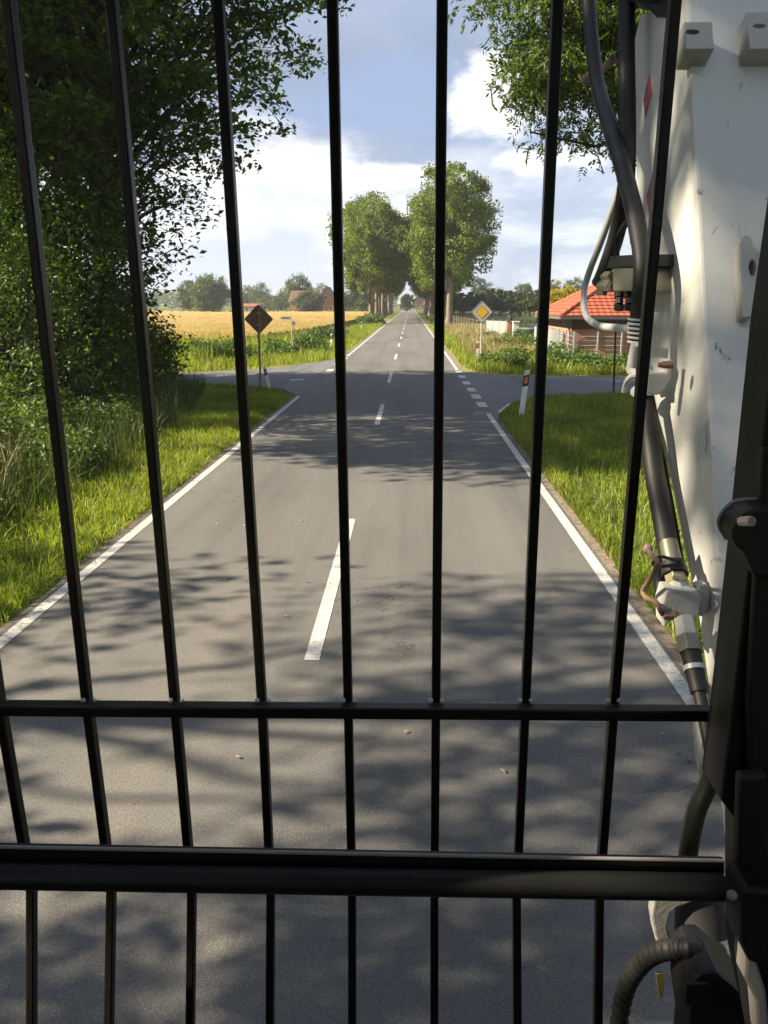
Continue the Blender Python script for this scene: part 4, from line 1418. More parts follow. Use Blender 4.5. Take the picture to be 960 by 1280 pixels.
# ------------------------------------------------------------------ corner garden: fences, gate, car, weeds
def garden():
    # welded mesh fence: a straight front run and a run back to the gate
    root = thing('mesh_fence', 'grey welded mesh fence in front of the brick garage', 'fence', (7.45, 37.4, 0))
    A, B, C_ = Vector((0, 0, 0)), Vector((9.5, -0.5, 0)), Vector((0.35, 13.5, 0))
    def run(a, b, n):
        for i in range(n + 1):
            p = a.lerp(b, i / n)
            if i == 0 and b is C_: continue
            MB().box((p.x - .03, p.y - .03, -.1), (p.x + .03, p.y + .03, 1.5)).build('fence_post', M['galv'], root)
        mb = MB()
        L = (b - a).length
        dirn = (b - a).normalized()
        side = Vector((-dirn.y, dirn.x, 0)) * 0.034
        for z in np.arange(0.08, 1.46, 0.2):
            rr = 0.010 if abs((z - 0.08) % 0.4) < 0.01 else 0.006
            mb.tube([a + side + Vector((0, 0, z)), b + side + Vector((0, 0, z))], rr, 4)
        for i in range(int(L / 0.10)):
            p = a + side * 1.25 + dirn * (i * 0.10)
            mb.tube([p + Vector((0, 0, 0.06)), p + Vector((0, 0, 1.46))], 0.0035, 3)
        mb.build('wire_mesh', M['galv'], root)
    run(A, B, 9)
    run(A, C_, 6)
    # privacy strips woven into the back run
    t = thing('panel_fence', 'pale grey solid panel fence running back from the mesh corner', 'fence', (7.62, 41.0, 0))
    mb = MB()
    for i in range(5):
        mb.box((-0.03, i * 1.9, 0.12), (0.0, i * 1.9 + 1.82, 1.38))
    o = mb.build('panel', M['greypanel'], t)
    t2 = thing('panel_fence', 'pale grey board fence left of the white gate pillar', 'fence', (0, 0, 0))
    a, b = onY(608, 412, 65), onY(633, 414, 62)
    mb = MB()
    dv = Vector((b.x - a.x, b.y - a.y, 0))
    nseg = 3
    for i in range(nseg):
        p, q = Vector((a.x, a.y, 0)) + dv * (i / nseg), Vector((a.x, a.y, 0)) + dv * ((i + .96) / nseg)
        mb.prism([p, q, q + Vector((0, 0, 1.45)), p + Vector((0, 0, 1.45))], (0, 0.05, 0))
    mb.build('panel', M['greypanel'], t2)
    pb = MB()
    for i in range(nseg + 1):
        p = Vector((a.x, a.y + .08, 0)) + dv * (i / nseg)
        pb2 = MB().box((p.x - .04, p.y, 0), (p.x + .04, p.y + .08, 1.55)).build('fence_post', M['galv'], t2)
    rebase(t2)
    # gate pillars
    Yp = 58
    p = onY(644, 424, Yp)
    t = thing('gate_pillar', 'white rendered gate pillar beside the brick one', 'pillar', (p.x, Yp, 0))
    MB().box((-.2, -.2, 0), (.2, .2, 1.45)).build('shaft', M['render'], t, bevel=.01)
    MB().box((-.25, -.25, 1.45), (.25, .25, 1.53)).build('cap', M['render'], t, bevel=.01)
    p2 = onY(636.5, 424, Yp + .6)
    t = thing('gate_pillar', 'red brick gate pillar carrying a small dark figure', 'pillar', (p2.x, Yp + .6, 0))
    MB().box((-.2, -.2, 0), (.2, .2, 1.5)).build('shaft', M['brick'], t)
    MB().box((-.25, -.25, 1.5), (.25, .25, 1.58)).build('cap', M['gutter'], t, bevel=.01)
    # small sitting animal figure on the pillar
    s = thing('statue', 'small dark sitting figure on top of the gate pillar', 'statue', (p2.x + .02, Yp + .6, 1.58))
    body = MB()
    body.tube([(0, 0, 0), (0, 0, .12), (-.02, 0, .3), (-.05, 0, .42)], [.15, .16, .11, .07], 10)
    body.ball((-.09, 0, .52), .10, 10)
    body.tube([(-.08, 0, .50), (-.22, 0, .47)], [.06, .03], 8)
    body.tube([(-.12, .06, .3), (-.16, .07, 0)], [.04, .035], 6)
    body.tube([(-.12, -.06, .3), (-.16, -.07, 0)], [.04, .035], 6)
    body.tube([(-.06, .06, .58), (-.05, .08, .68)], [.03, .008], 6)
    body.tube([(-.06, -.06, .58), (-.05, -.08, .68)], [.03, .008], 6)
    body.tube([(.12, 0, .05), (.24, 0, .2), (.2, 0, .4)], [.03, .025, .012], 6)
    body.build('body', M['statue'], s, True)
    # low white wall right of the pillar
    t = thing('garden_wall', 'low white wall right of the gate pillars', 'wall', (p.x + .3, Yp + .2, 0))
    MB().box((0, 0, 0), (1.3, .2, .62)).build('wall_body', M['render'], t, bevel=.01)
    MB().box((-.02, -.03, .62), (1.33, .23, .68)).build('coping', M['greypanel'], t)
    # parked dark blue car behind the fence
    c = thing('parked_car', 'dark blue car parked behind the garden fence', 'car', (10.4, 62.5, 0), None, R(5))
    side_ = [(-2.1, .28), (-2.1, .72), (-1.9, .86), (-1.2, .93), (-.55, 1.40), (.85, 1.44), (1.6, 1.02), (2.1, .95), (2.15, .55), (2.1, .28)]
    MB().prism([(x, -.85, z) for x, z in side_], (0, 1.7, 0)).build('body', M['blueblack'], c, bevel=.05)
    gl = [(-1.05, .96), (-.5, 1.33), (.8, 1.37), (1.4, 1.02)]
    MB().prism([(x, -.875, z) for x, z in gl], (0, .02, 0)).build('window', M['carglass'], c)
    MB().prism([(x, .857, z) for x, z in gl], (0, .02, 0)).build('window', M['carglass'], c)
    for sx in (-1.35, 1.35):
        for sy in (-.8, .8):
            tyre = MB().tube([(sx, sy - .1, .31), (sx, sy + .1, .31)], .31, 18).build('wheel', M['tyre'], c, True)
            MB().tube([(sx, sy - .115, .31), (sx, sy + .115, .31)], .19, 14).build('rim', M['galv'], tyre, True)
    # weeds at the corner
    W = 'weed clumps at the garden corner'
    spots = [(640, 452, .55, 'leafy weed clump beside the yellow diamond sign'), (622, 458, .4, 'small weed clump at the foot of the sign post'), (655, 463, .5, 'weed clump at the edge of the side road'),
             (660, 440, .75, 'pale tall weeds on the bank before the panel fence'), (690, 452, .7, 'tall weeds behind the third bar from the right'), (705, 460, .6, 'weeds under the mesh fence corner'),
             (728, 462, .55, 'weeds in front of the brick garage left part'), (750, 463, .5, 'low weeds before the garage middle'), (772, 464, .5, 'low weeds before the garage right part'),
             (612, 425, .5, 'dark weed clump in the dry grass'), (626, 436, .6, 'dark leafy weed behind the diamond sign'), (676, 430, .8, 'pale weeds heaped against the panel fence'), (730, 446, .5, 'single dark thistle at the fence foot'),
             (645, 430, .8, 'bright grassy heap before the white pillar'), (795, 463, .5, 'weeds right of the dark pole')]
    for i, (px, py, h_, lab) in enumerate(spots):
        q = gnd(px, py)
        r_ = 0.8 if h_ < .7 else 1.15
        shrub('weed_clump', lab, 'weeds', (q.x, q.y, 0), [(0, 0, h_ * .55, r_, r_ * .8, h_ * .6)], 46, 44, 0.26, 0.13, M['weed'], 400 + i, W, 6, 0.008, 0.9, 0.45, 0.2)
    for i, (x, y_, h_, lab) in enumerate([(-5.9, 9.2, .7, 'leafy weed clump at the left picture edge nearest the camera'), (-6.6, 11.0, .9, 'taller weed clump in the rank grass at the left edge'),
                                          (-5.7, 12.6, .6, 'low weed clump between mown verge and rank grass'), (-6.9, 13.6, 1.0, 'weed clump below the bright sapling'), (-6.2, 16.2, .7, 'weed clump on the shaded verge before the wood')]):
        shrub('weed_clump', lab, 'weeds', (x, y_, 0), [(0, 0, h_ * .5, .75, .8, h_ * .6)], 60, 50, 0.22, 0.085, M['bright' if i % 2 else 'weed'], 480 + i, 'weed clumps before the wood', 6, 0.008, 0.9, 0.42, 0.3)
    # weeds left at the wheat edge
    W2 = 'weed clumps along the wheat edge'
    for i, (px, py, h_, lab) in enumerate([(390, 441, .9, 'round nettle clump near the small road sign'), (252, 452, .9, 'nettle bank at the left end of the wheat edge'), (272, 450, .9, 'dark nettles left of the diamond sign'),
                                           (296, 449, .85, 'nettles behind the diamond sign post'), (345, 445, .7, 'nettles left of the small road sign'), (402, 428, .9, 'tall reddish weeds near the road marker'), (420, 424, .8, 'weeds behind the left road marker')]):
        q = gnd(px, py)
        shrub('weed_clump', lab, 'weeds', (q.x, q.y, 0), [(0, 0, h_ * .5, 1.1, .9, h_ * .55)], 50, 44, 0.28, 0.14, M['weed'], 450 + i, W2, 6, 0.008, 0.9, 0.45, 0.2)
    # paddock fence
    t = thing('paddock_fence', 'low wooden post fence along the dry meadow', 'fence', (0, 0, 0))
    P0, P1 = Vector((5.6, 110, 0)), Vector((7.2, 66, 0))
    for i in range(15):
        p = P0.lerp(P1, i / 14)
        MB().tube([(p.x, p.y, -.1), (p.x + random.Random(i).uniform(-.05, .05), p.y, 1.25)], [.06, .05], 7).build('fence_post', M['wood'], t, True)
    wm = MB()
    for z in (.45, .8, 1.12):
        wm.tube([P0 + Vector((0, 0, z)), P1 + Vector((0, 0, z))], .012, 4)
    wm.build('wire', M['wood'], t)
    rebase(t)
    t = thing('paddock_fence', 'distant post fence in front of the paddock row', 'fence', (0, 0, 0))
    for i in range(24):
        p = onY(566 + i * 6, 388, 180)
        MB().tube([(p.x, 180, -.1), (p.x, 180, 1.3)], .07, 5).build('fence_post', M['wood'], t)
    a, b = onY(566, 388, 180), onY(566 + 138, 388, 180)
    MB().tube([(a.x, 180, 1.1), (b.x, 180, 1.1)], .03, 4).tube([(a.x, 180, .6), (b.x, 180, .6)], .03, 4).build('rail', M['wood'], t)
    rebase(t)


garden()


# ------------------------------------------------------------------ signs and markers
def diamond(half, r=0.05, n=5):
    out = []
    for k in range(4):
        a = k * math.pi / 2
        cx, cz = math.cos(a) * (half - r * 1.41), math.sin(a) * (half - r * 1.41)
        for i in range(n):
            b = a - math.pi / 4 + (math.pi / 2) * i / (n - 1)
            out.append((cx + r * math.cos(b), cz + r * math.sin(b)))
    return out


def signs():
    # priority road sign facing us
    Y = 37.4
    q = onY(600.5, 455.5, Y)
    t = thing('priority_sign', 'yellow and white diamond road sign facing the camera', 'road sign', (q.x, Y, 0))
    c = onY(601, 390, Y).z
    MB().tube([(0, 0, -.1), (0, 0, c + .38)], .032, 10).build('pole', M['galv'], t, True)
    f = plate('sign_panel', diamond(.5), [], .02, M['signwhite'], t, (0, -.05, c), (1, 0, 0), (0, 0, 1))
    plate('border_line', diamond(.485), [diamond(.465)], .003, M['signblack'], f, (0, -.064, c), (1, 0, 0), (0, 0, 1))
    plate('yellow_field', diamond(.28, .03), [], .003, M['signyellow'], f, (0, -.064, c), (1, 0, 0), (0, 0, 1))
    plate('border_line', diamond(.30, .035), [diamond(.282, .03)], .003, M['signblack'], f, (0, -.066, c), (1, 0, 0), (0, 0, 1))
    MB().box((-.05, -.04, c + .2), (.05, .036, c + .24)).box((-.05, -.04, c - .24), (.05, .036, c - .2)).build('clamp', M['galv'], t)
    # the same kind of sign seen from behind
    Y = 25.8
    q = onY(326, 488, Y)
    t = thing('priority_sign', 'diamond road sign seen from behind on a dark pole', 'road sign', (q.x, Y, 0))
    c = onY(323, 399, Y).z
    dx = onY(323, 399, Y).x - q.x
    MB().tube([(0, 0, -.1), (dx, 0, c + .40)], .032, 10).build('pole', M['signback'], t, True)
    f = plate('sign_panel', diamond(.46), [], .02, M['signback'], t, (dx, .05, c), (1, 0, 0), (0, 0, 1))
    plate('rim', diamond(.465), [diamond(.44)], .03, M['signback'], f, (dx, .048, c), (1, 0, 0), (0, 0, 1))
    MB().box((dx - .06, -.036, c + .16), (dx + .06, .038, c + .20)).box((dx - .06, -.036, c - .2), (dx + .06, .038, c - .16)).build('clamp', M['galv'], t)
    # street name post
    Y = 45.7
    q = onY(366.5, 443, Y)
    t = thing('name_sign', 'slim post with small street name plates by the wheat', 'street sign', (q.x, Y, 0))
    zt = onY(365, 394, Y).z
    MB().tube([(0, 0, -.1), (-.06, 0, zt + .02)], .026, 8).build('pole', M['galv'], t, True)
    MB().box((-.66, -.02, zt - .24), (-.08, .0, zt - .06)).build('name_plate', M['signwhite'], t)
    MB().box((-.60, -.024, zt - .175), (-.14, -.021, zt - .125)).build('plate_band', M['signblack'], t)
    MB().box((-.02, -.03, zt - .55), (.17, -.012, zt - .33)).build('small_plate', M['greypanel'], t)
    # dark pole on the right
    q = gnd(767, 494)
    t = thing('pole', 'thin dark pole standing in the shaded grass on the right', 'pole', (q.x, q.y, 0))
    zt = onY(770, 402, q.y).z
    MB().tube([(0, 0, -.1), (onY(770, 402, q.y).x - q.x, 0, zt)], .03, 10).build('shaft', M['darkpole'], t, True)
    MB().tube([(onY(770, 402, q.y).x - q.x, 0, zt), (onY(770, 402, q.y).x - q.x, 0, zt + .03)], .034, 10).build('cap', M['darkpole'], t, True)


signs()


def delineator(label, base, lean, rz, front=True, scale=1.0):
    t = thing('delineator_post', label, 'road marker', base, 'white delineator posts along the road', rz)
    t.rotation_euler = (lean[1], lean[0], rz)
    w, d = .06, .05
    h = 1.0
    prof = [(-w, -d * .5), (w, -d * .5), (w * .5, d), (-w * .5, d)]
    def slab(z0, z1, gr, name, mat, slope=0.0, par=t):
        mb = MB()
        n = len(mb.v)
        pts0 = [Vector((x * gr, y * gr, z0 + slope * x)) for x, y in prof]
        pts1 = [Vector((x * gr, y * gr, z1 + slope * x)) for x, y in prof]
        mb.v += [tuple(p) for p in pts0 + pts1]
        k = 4
        mb.f += [(3, 2, 1, 0), (4, 5, 6, 7)] + [(i, (i + 1) % 4, 4 + (i + 1) % 4, 4 + i) for i in range(4)]
        return mb.build(name, mat, par)
    body = slab(-.05, h, 1.0, 'post_body', M['postwhite'], 0.35)
    slab(.66, .90, 1.05, 'black_band', M['signblack'], 0.35)
    if front:
        MB().prism([(-.035, -.034, .70), (.035, -.034, .725), (.035, -.034, .87), (-.035, -.034, .845)], (0, .008, 0)).build('reflector', M['orange'], t)
    else:
        MB().prism([(-.025, -.034, .72), (.025, -.034, .74), (.025, -.034, .84), (-.025, -.034, .82)], (0, .008, 0)).build('reflector', M['galv'], t)
    t.scale = (scale,) * 3
    return t


q = gnd(651, 521)
delineator('white marker post with orange reflector in the right grass', (q.x, q.y, 0), (0.10, -0.03), 0.1, True, 1.14)
q = gnd(338, 489)
delineator('leaning dark marker post beside the sign back', (q.x, q.y, 0), (-0.22, 0.05), 0.2, False, 0.8)
q = gnd(414, 437)
delineator('marker post on the sunny verge left of the road', (q.x, q.y, 0), (0.02, 0), -0.1, False, 0.95)
q = gnd(452, 414)
delineator('farthest marker post on the left verge before the avenue', (q.x, q.y, 0), (-0.05, 0), 0, False, 0.95)
q = gnd(597.5, 452)
delineator('marker post tucked behind the yellow diamond sign', (q.x - .05, q.y + .3, 0), (0.03, 0), 0, True, 0.95)


# ------------------------------------------------------------------ the excavator we sit in
def excavator():
    ex = thing('excavator', 'excavator seen from its cab, with barred window guard and white boom', 'excavator', (0, 0, 0))
    # ---- guard: vertical square bars 0.0878 apart at 0.72 m, kinked back below the sill rail
    GY = 0.724
    zs = [CH + 0.34, CH - 0.375, CH - 0.398, CH - 0.56, CH - 0.60, CH - 0.86]
    yo = [0.705, 0.726, 0.726, 0.727, 0.730, 0.692]
    top = [-130, 8, 138, 272, 415, 553, 698, 845]
    mid = [-2, 108, 218, 327, 435, 545, 657, 768]
    low = [38, 138, 239, 338, 440, 543, 646, 750]
    bot = [38, 135, 237, 337, 440, 543, 647, 748]
    # rail, camera side of the bars
    a, b = onY(-165, 883, GY - .018), onY(905, 891, GY - .018)
    rail = MB()
    rail.prism([(a.x, GY - .026, a.z - .006), (b.x, GY - .026, b.z - .006), (b.x, GY - .026, b.z + .006), (a.x, GY - .026, a.z + .006)], (0, .014, 0))
    guard = rail.build('window_guard', M['guard'], ex, bevel=.002)
    hw = 0.0044
    for i in range(8):
        pts = [onY(top[i], 0, .705), onY(mid[i], 882, .726), onY(low[i], 1115, .73), onY(bot[i], 1280, .70)]
        # extend upward
        up = pts[0] + (pts[0] - pts[1]) * 0.35
        dn = pts[3] + (pts[3] - pts[2]) * 0.4
        sub = [(up, pts[0]), (pts[0], pts[1]), (pts[1], pts[2]), (pts[2], pts[3]), (pts[3], dn)]
        rings = [up, pts[0], pts[1], pts[2], pts[3], dn]
        mb = MB()
        for k, p in enumerate(rings):
            for (dx, dy) in ((-hw, -.0045), (hw, -.0045), (hw, .0075), (-hw, .0075)):
                mb.v.append((p.x + dx, p.y + dy + .002, p.z))
        for k in range(len(rings) - 1):
            for j in range(4):
                mb.f.append((k * 4 + j, k * 4 + (j + 1) % 4, k * 4 + 4 + (j + 1) % 4, k * 4 + 4 + j))
        mb.f += [(3, 2, 1, 0), tuple(len(rings) * 4 - 4 + j for j in range(4))]
        mb.build('guard_bar', M['guard'], guard, bevel=.0016)
    welds = MB()
    for i in range(8):
        p = onY(mid[i], 877, GY - .02)
        welds.ball((p.x - .005, GY - .016, p.z - .001), .0026, 8)
        welds.ball((p.x + .006, GY - .014, p.z - .002), .0022, 8)
    welds.build('weld_bead', M['steel'], guard, True)
    # ---- lower window frame: flat strip over a round tube
    FY = 0.655
    fr = MB()
    a, b = onY(-230, 1053, FY), onY(906, 1075, FY)
    a2, b2 = onY(-230, 1075, FY), onY(906, 1094, FY)
    fr.prism([a, b, b2, a2], (0, .006, 0))
    frame = fr.build('window_frame', M['cabblack'], ex, bevel=.002)
    a, b = onY(-230, 1091, FY - .012), onY(904, 1109, FY - .012)
    MB().tube([a, b], .0125, 16).build('frame_tube', M['cabblack'], frame, True)
    a, b = onY(-230, 1054, FY - .004), onY(905, 1076, FY - .004)
    MB().tube([a, b], .0018, 8).build('rubber_seal', M['cabgrey'], frame, True)
    # ---- window panes
    pa = [onY(-200, -80, FY + .02), onY(960, -80, FY + .02), onY(908, 1066, FY + .02), onY(-200, 1056, FY + .02)]
    MB().poly(pa).build('window_pane', M['glass'], ex)
    pa = [onY(-200, 1098, FY + .02), onY(906, 1112, FY + .02), onY(900, 1360, FY + .02), onY(-200, 1360, FY + .02)]
    MB().poly(pa).build('window_pane', M['glass'], ex)
    # ---- right cab pillar with its brackets
    PY = 0.62
    edge = [(968, 180), (937, 395), (912, 640), (885, 880), (868, 1010), (851, 1110), (842, 1200), (850, 1400)]
    rightside = [(1080, 1400), (1080, 180)]
    pl = MB()
    e2 = [(968, 180), (937, 395), (912, 640), (886, 880), (876, 960), (905, 1000), (905, 1160), (935, 1300), (940, 1400)]
    pl.prism([onY(x, y_, PY + .05) for x, y_ in e2 + rightside], (0, -.05, 0))
    pil = pl.build('cab_pillar', M['cabblack'], ex, bevel=.003)
    MB().prism([onY(x, y_, PY - .012) for x, y_ in ((955, 560), (1080, 560), (1080, 1140), (945, 1140), (935, 880))], (0, .010, 0)).build('pillar_trim', M['cabblack'], pil, bevel=.003)
    # rounded latch plate
    pts = [(960, 624), (925, 625), (912, 629), (903, 638), (898, 650), (898, 660), (903, 670), (912, 677), (918, 690), (925, 705), (960, 712), (985, 712), (985, 624)]
    lp = MB().prism([onY(x, y_, PY - .002) for x, y_ in pts], (0, -.028, 0)).build('latch_plate', M['cabblack'], pil, bevel=.002)
    a = onY(926, 652, PY - .030)
    MB().tube([a, a + Vector((.004, -.010, .003))], .004, 8).build('latch_pin', M['cabgrey'], lp, True)
    MB().tube(smooth_path([onY(960, 624, PY - .003), onY(925, 625, PY - .003), onY(908, 634, PY - .003), onY(898, 653, PY - .003), onY(908, 674, PY - .003)], 5), .0016, 6).build('plate_edge', M['cabgrey'], lp, True)
    # rail end bracket and the box on the pillar
    MB().prism([onY(x, y_, PY - .022) for x, y_ in ((918, 962), (952, 958), (955, 1068), (915, 1070))], (0, -.012, 0)).build('pillar_box', M['cabblack'], pil, bevel=.003)
    hp = MB().prism([onY(x, y_, PY + .01) for x, y_ in ((906, 1078), (915, 1072), (940, 1074), (951, 1090), (952, 1118), (944, 1148), (930, 1164), (914, 1160), (905, 1138))], (0, -.04, 0)).build('frame_hinge', M['cabblack'], frame, bevel=.004)
    a = onY(915, 1119, PY - .032)
    MB().ball(a, .0045, 10).build('hinge_bolt', M['cabgrey'], hp, True)
    # curved greyish reflection beside the pillar, imitated by a solid olive tube
    MB().tube(smooth_path([onY(897, 930, .70), onY(888, 975, .70), onY(872, 1010, .70), onY(863, 1050, .70), onY(858, 1085, .70)], 6), [.0095] * 25, 10).build('curved_reflection', M['olive'], pil, True)
    # grey inner trim at the bottom right corner
    MB().prism([onY(x, y_, .60) for x, y_ in ((933, 1186), (941, 1188), (950, 1215), (958, 1240), (964, 1300), (948, 1300), (944, 1250), (930, 1222))], (0, .02, 0)).build('corner_trim', M['cabgrey'], ex, bevel=.003)
    # ---- cab shell around the seat
    MB().box((-.57, -1.0, CH + .50), (.45, .62, CH + .56)).build('cab_roof', M['cabblack'], ex, bevel=.01)
    MB().box((-.57, -1.06, 1.25), (.45, -1.0, CH + .498)).build('cab_rear_wall', M['cabblack'], ex)
    MB().box((-.57, -1.0, 1.20), (.45, .60, 1.248)).build('cab_floor', M['cabblack'], ex)
    MB().box((-.55, .56, 1.25), (-.47, .66, CH + .498)).build('cab_pillar', M['cabblack'], ex)
    MB().box((.40, -.98, 1.25), (.45, .45, CH - .55)).build('cab_side_panel', M['cabblack'], ex)
    MB().box((-.57, -.98, 1.25), (-.52, .45, CH - .55)).build('cab_side_panel', M['cabblack'], ex)
    # ---- boom
    BX, BW = 0.55, 0.36
    back = [onX(905, 760, BX), onX(897, 690, BX), onX(890, 550, BX), onX(880, 400, BX), onX(872, 250, BX), onX(862, 60, BX)]
    front = [onX(793, 50, BX), onX(793, 130, BX), onX(796, 250, BX), onX(800, 380, BX), onX(812, 470, BX), onX(830, 560, BX), onX(850, 660, BX), onX(873, 770, BX), onX(884, 850, BX)]
    d = (back[-1] - back[0]).normalized()
    topb = back[-1] + d * 1.6
    topf = front[0] + Vector((0, .50, 1.0)).normalized() * 1.3
    lowb = Vector((BX, .98, 1.5))
    lowf = Vector((BX, 1.02, 1.5))
    prof = [lowb] + back + [topb, topf, onX(838, 8, BX), onX(800, 18, BX)] + front + [lowf]
    bm_ = MB().prism(prof, (BW, 0, 0))
    boom = bm_.build('boom', M['boom'], ex, bevel=.006)
    # the red warning stripes on its left face
    for pts in (((804, 124), (812, 91), (814, 117), (806, 147)), ((808, 245), (817, 212), (819, 262), (812, 278))):
        MB().prism([onX(x, y_, BX - .0015) for x, y_ in pts], (.001, 0, 0)).build('warning_stripe', M['red'], boom)
    # lugs on the back face
    S = (back[-1].y - back[0].y) / (back[-1].z - back[0].z)
    n = Vector((0, -1, S)).normalized()
    ax = Vector((0, S, 1)).normalized()
    def onB(px, py, off=0.0):
        r = ray(px, py)
        o0 = Vector((0, 0, CH))
        p0 = back[2] + n * off
        t = (p0 - o0).dot(n) / r.dot(n)
        return o0 + r * t
    for (x0, x1, y0, y1) in ((852, 885, 42, 74), (930, 985, 30, 74)):
        c0, c1 = onB(x0, y1, .03), onB(x1, y1, .03)
        h = (onB(x0, y0, .03) - onB(x0, y1, .03)).length
        w = (c1 - c0).length
        U = Vector((1, 0, 0))
        th = .055
        lug = plate('lifting_lug', [(0, 0), (w, 0), (w, h), (0, h)], [[(w * .25 + .014 * math.cos(a), h * .62 + .006 * math.sin(a)) for a in np.linspace(0, 2 * math.pi, 16)[:-1]]],
                    th, M['cast'], boom, onB(x0, y1, th / 2 - .002), U, ax)
    # a plate ear with an eye on the lower back face
    ear = [(922, 308), (927, 299), (934, 301), (938, 313), (946, 320), (958, 324), (975, 340), (975, 372), (958, 366), (945, 368), (939, 378), (937, 398), (925, 400), (923, 360)]
    o0 = onB(922, 400, .012)
    conv = lambda q: ((onB(q[0], q[1], .012) - o0).dot(Vector((1, 0, 0))), (onB(q[0], q[1], .012) - o0).dot(ax))
    hole = [(937 + 5.5 * math.cos(a), 339 + 11 * math.sin(a)) for a in np.linspace(0, 2 * math.pi, 18)[:-1]]
    plate('eye_plate', [conv(q) for q in ear], [[conv(q) for q in hole]], .024, M['cast'], boom, o0, (1, 0, 0), ax)
    # clamp bracket half way down with a bolt
    HX = 0.50
    br = MB()
    pts = [(812, 466), (834, 466), (840, 447), (836, 446), (831, 462), (812, 462)]
    CY = onX(825, 470, HX).y
    cb = MB().prism([onY(x, y_, CY) for x, y_ in ((809, 466), (833, 466), (838, 448), (842, 452), (838, 474), (830, 488), (822, 494), (809, 492))], (0, .018, 0)).build('hose_clamp', M['cast'], boom, bevel=.003)
    a = onX(828, 456, HX - .012)
    MB().tube([a, a + Vector((.02, 0, 0))], .008, 6).tube([a + Vector((-.008, 0, 0)), a + Vector((.0, 0, 0))], .005, 8).build('clamp_bolt', M['rustyrod'], cb)
    # bracket pieces left of the bar
    MB().prism([onX(x, y_, HX - .03) for x, y_ in ((781, 460), (788, 451), (797, 456), (799, 464), (784, 468))], (.03, 0, 0)).build('clamp_plate', M['steel'], boom, bevel=.002)
    sm = smooth_path([onX(780, 490, HX - .03), onX(783, 478, HX - .03), onX(790, 470, HX - .03), onX(799, 468, HX - .03)], 5)
    MB().tube(sm, .006, 8).build('clamp_strap', M['steel'], boom, True)
    MB().prism([onX(x, y_, HX - .02) for x, y_ in ((788, 486), (794, 481), (799, 484), (799, 494), (792, 497), (787, 493))], (.03, 0, 0)).build('clamp_plate', M['steel'], boom, bevel=.003)
    # cast foot of the boom seen under the sill
    q0 = onX(850, 1190, .47)
    foot_pts = [(820, 1108), (815, 1145), (818, 1165), (824, 1186), (834, 1190), (838, 1172), (834, 1160), (838, 1142), (848, 1134), (866, 1128), (868, 1100)]
    pr = [onY(x, y_, 1.36) for x, y_ in foot_pts]
    MB().prism(pr, (0, .03, 0)).build('boom_foot', M['cast'], boom, bevel=.004)
    # narrow white plate beside the lower hose
    MB().prism([onX(x, y_, .52) for x, y_ in ((861, 850), (869, 852), (877, 925), (873, 968), (868, 940))], (.02, 0, 0)).build('edge_plate', M['cast'], boom, bevel=.001)
    # dark head plate where the hoses come in
    MB().prism([onX(x, y_, .50) for x, y_ in ((774, -30), (800, -30), (797, 4), (788, 2), (776, -4))], (.05, 0, 0)).build('hose_guide', M['cabblack'], boom, bevel=.002)
    bk = MB().prism([onX(x, y_, .545) for x, y_ in ((800, 12), (812, 14), (820, 22), (834, 22), (846, 8), (848, -20), (800, -20))], (.05, 0, 0))
    bk.build('head_bracket', M['cabblack'], boom, bevel=.003)
    # ---- hoses
    def hose(pts, r, X, name='hydraulic_hose', mat='rubber', n=8, k=14):
        P = smooth_path([onX(x, y_, X_) if len(p3) == 3 else onX(x, y_, X) for p3 in pts for (x, y_, X_) in [(p3[0], p3[1], p3[2] if len(p3) == 3 else X)]], n)
        return MB().tube(P, r, k).build(name, M[mat], ex, True)
    hose([(734, -40), (738, 30), (746, 100), (760, 152), (780, 215), (795, 275), (803, 330), (800, 380), (797, 420), (797, 455)], .0185, .47)
    hose([(783, -20), (783, 60), (784, 130), (784, 200), (780, 250), (769, 300), (757, 335), (750, 352)], .0195, .50)
    hose([(774, 236, .52), (764, 266, .51), (752, 300, .50), (738, 336, .49), (731, 360, .48), (730, 382, .47), (735, 398, .47), (749, 407, .47), (772, 410, .47), (792, 411, .47)], .0088, .47, 'steel_pipe', 'steel', 8, 12)
    hose([(786, 276), (779, 285), (773, 296), (771, 310), (771, 322)], .007, .48, 'thin_hose', 'rubber', 5, 8)
    hb = hose([(745, 352), (752, 357), (760, 358), (768, 358)], .012, .50, 'hose_fitting', 'olive', 4, 10)
    # far orange tipped bundle hanging behind the first hose
    hose([(730, 100), (742, 92), (760, 80), (775, 68)], .012, .56, 'cable_bundle', 'rubber', 5, 8)
    tb = hose([(731, 96), (737, 92), (742, 88)], .008, .55, 'cable_sleeve', 'rustyrod', 5, 8)
    hose([(752, 86), (759, 80), (765, 72)], .007, .55, 'cable_sleeve', 'rustyrod', 5, 8)
    # white plate behind the hose
    MB().prism([onX(x, y_, .54) for x, y_ in ((783, 256), (789, 262), (793, 292), (792, 303), (787, 305), (785, 290))], (.01, 0, 0)).build('hose_bracket', M['cast'], boom, bevel=.001)
    # valve block
    vX = .50
    vb = MB().prism([onX(x, y_, vX - .02) for x, y_ in ((766, 334), (797, 334), (798, 364), (766, 364))], (.08, 0, 0)).build('valve_block', M['olive'], ex, bevel=.003)
    MB().prism([onX(x, y_, vX - .025) for x, y_ in ((763, 320), (797, 318), (797, 333), (758, 335))], (.09, 0, 0)).build('top_plate', M['cabblack'], vb, bevel=.002)
    for (x0, x1, yy, rr) in ((752, 766, 345, .013), (752, 766, 357, .016), (748, 756, 366, .008)):
        MB().tube([onX(x0, yy, vX), onX(x1, yy, vX)], rr, 6).build('end_nut', M['olive'], vb, bevel=.0015)
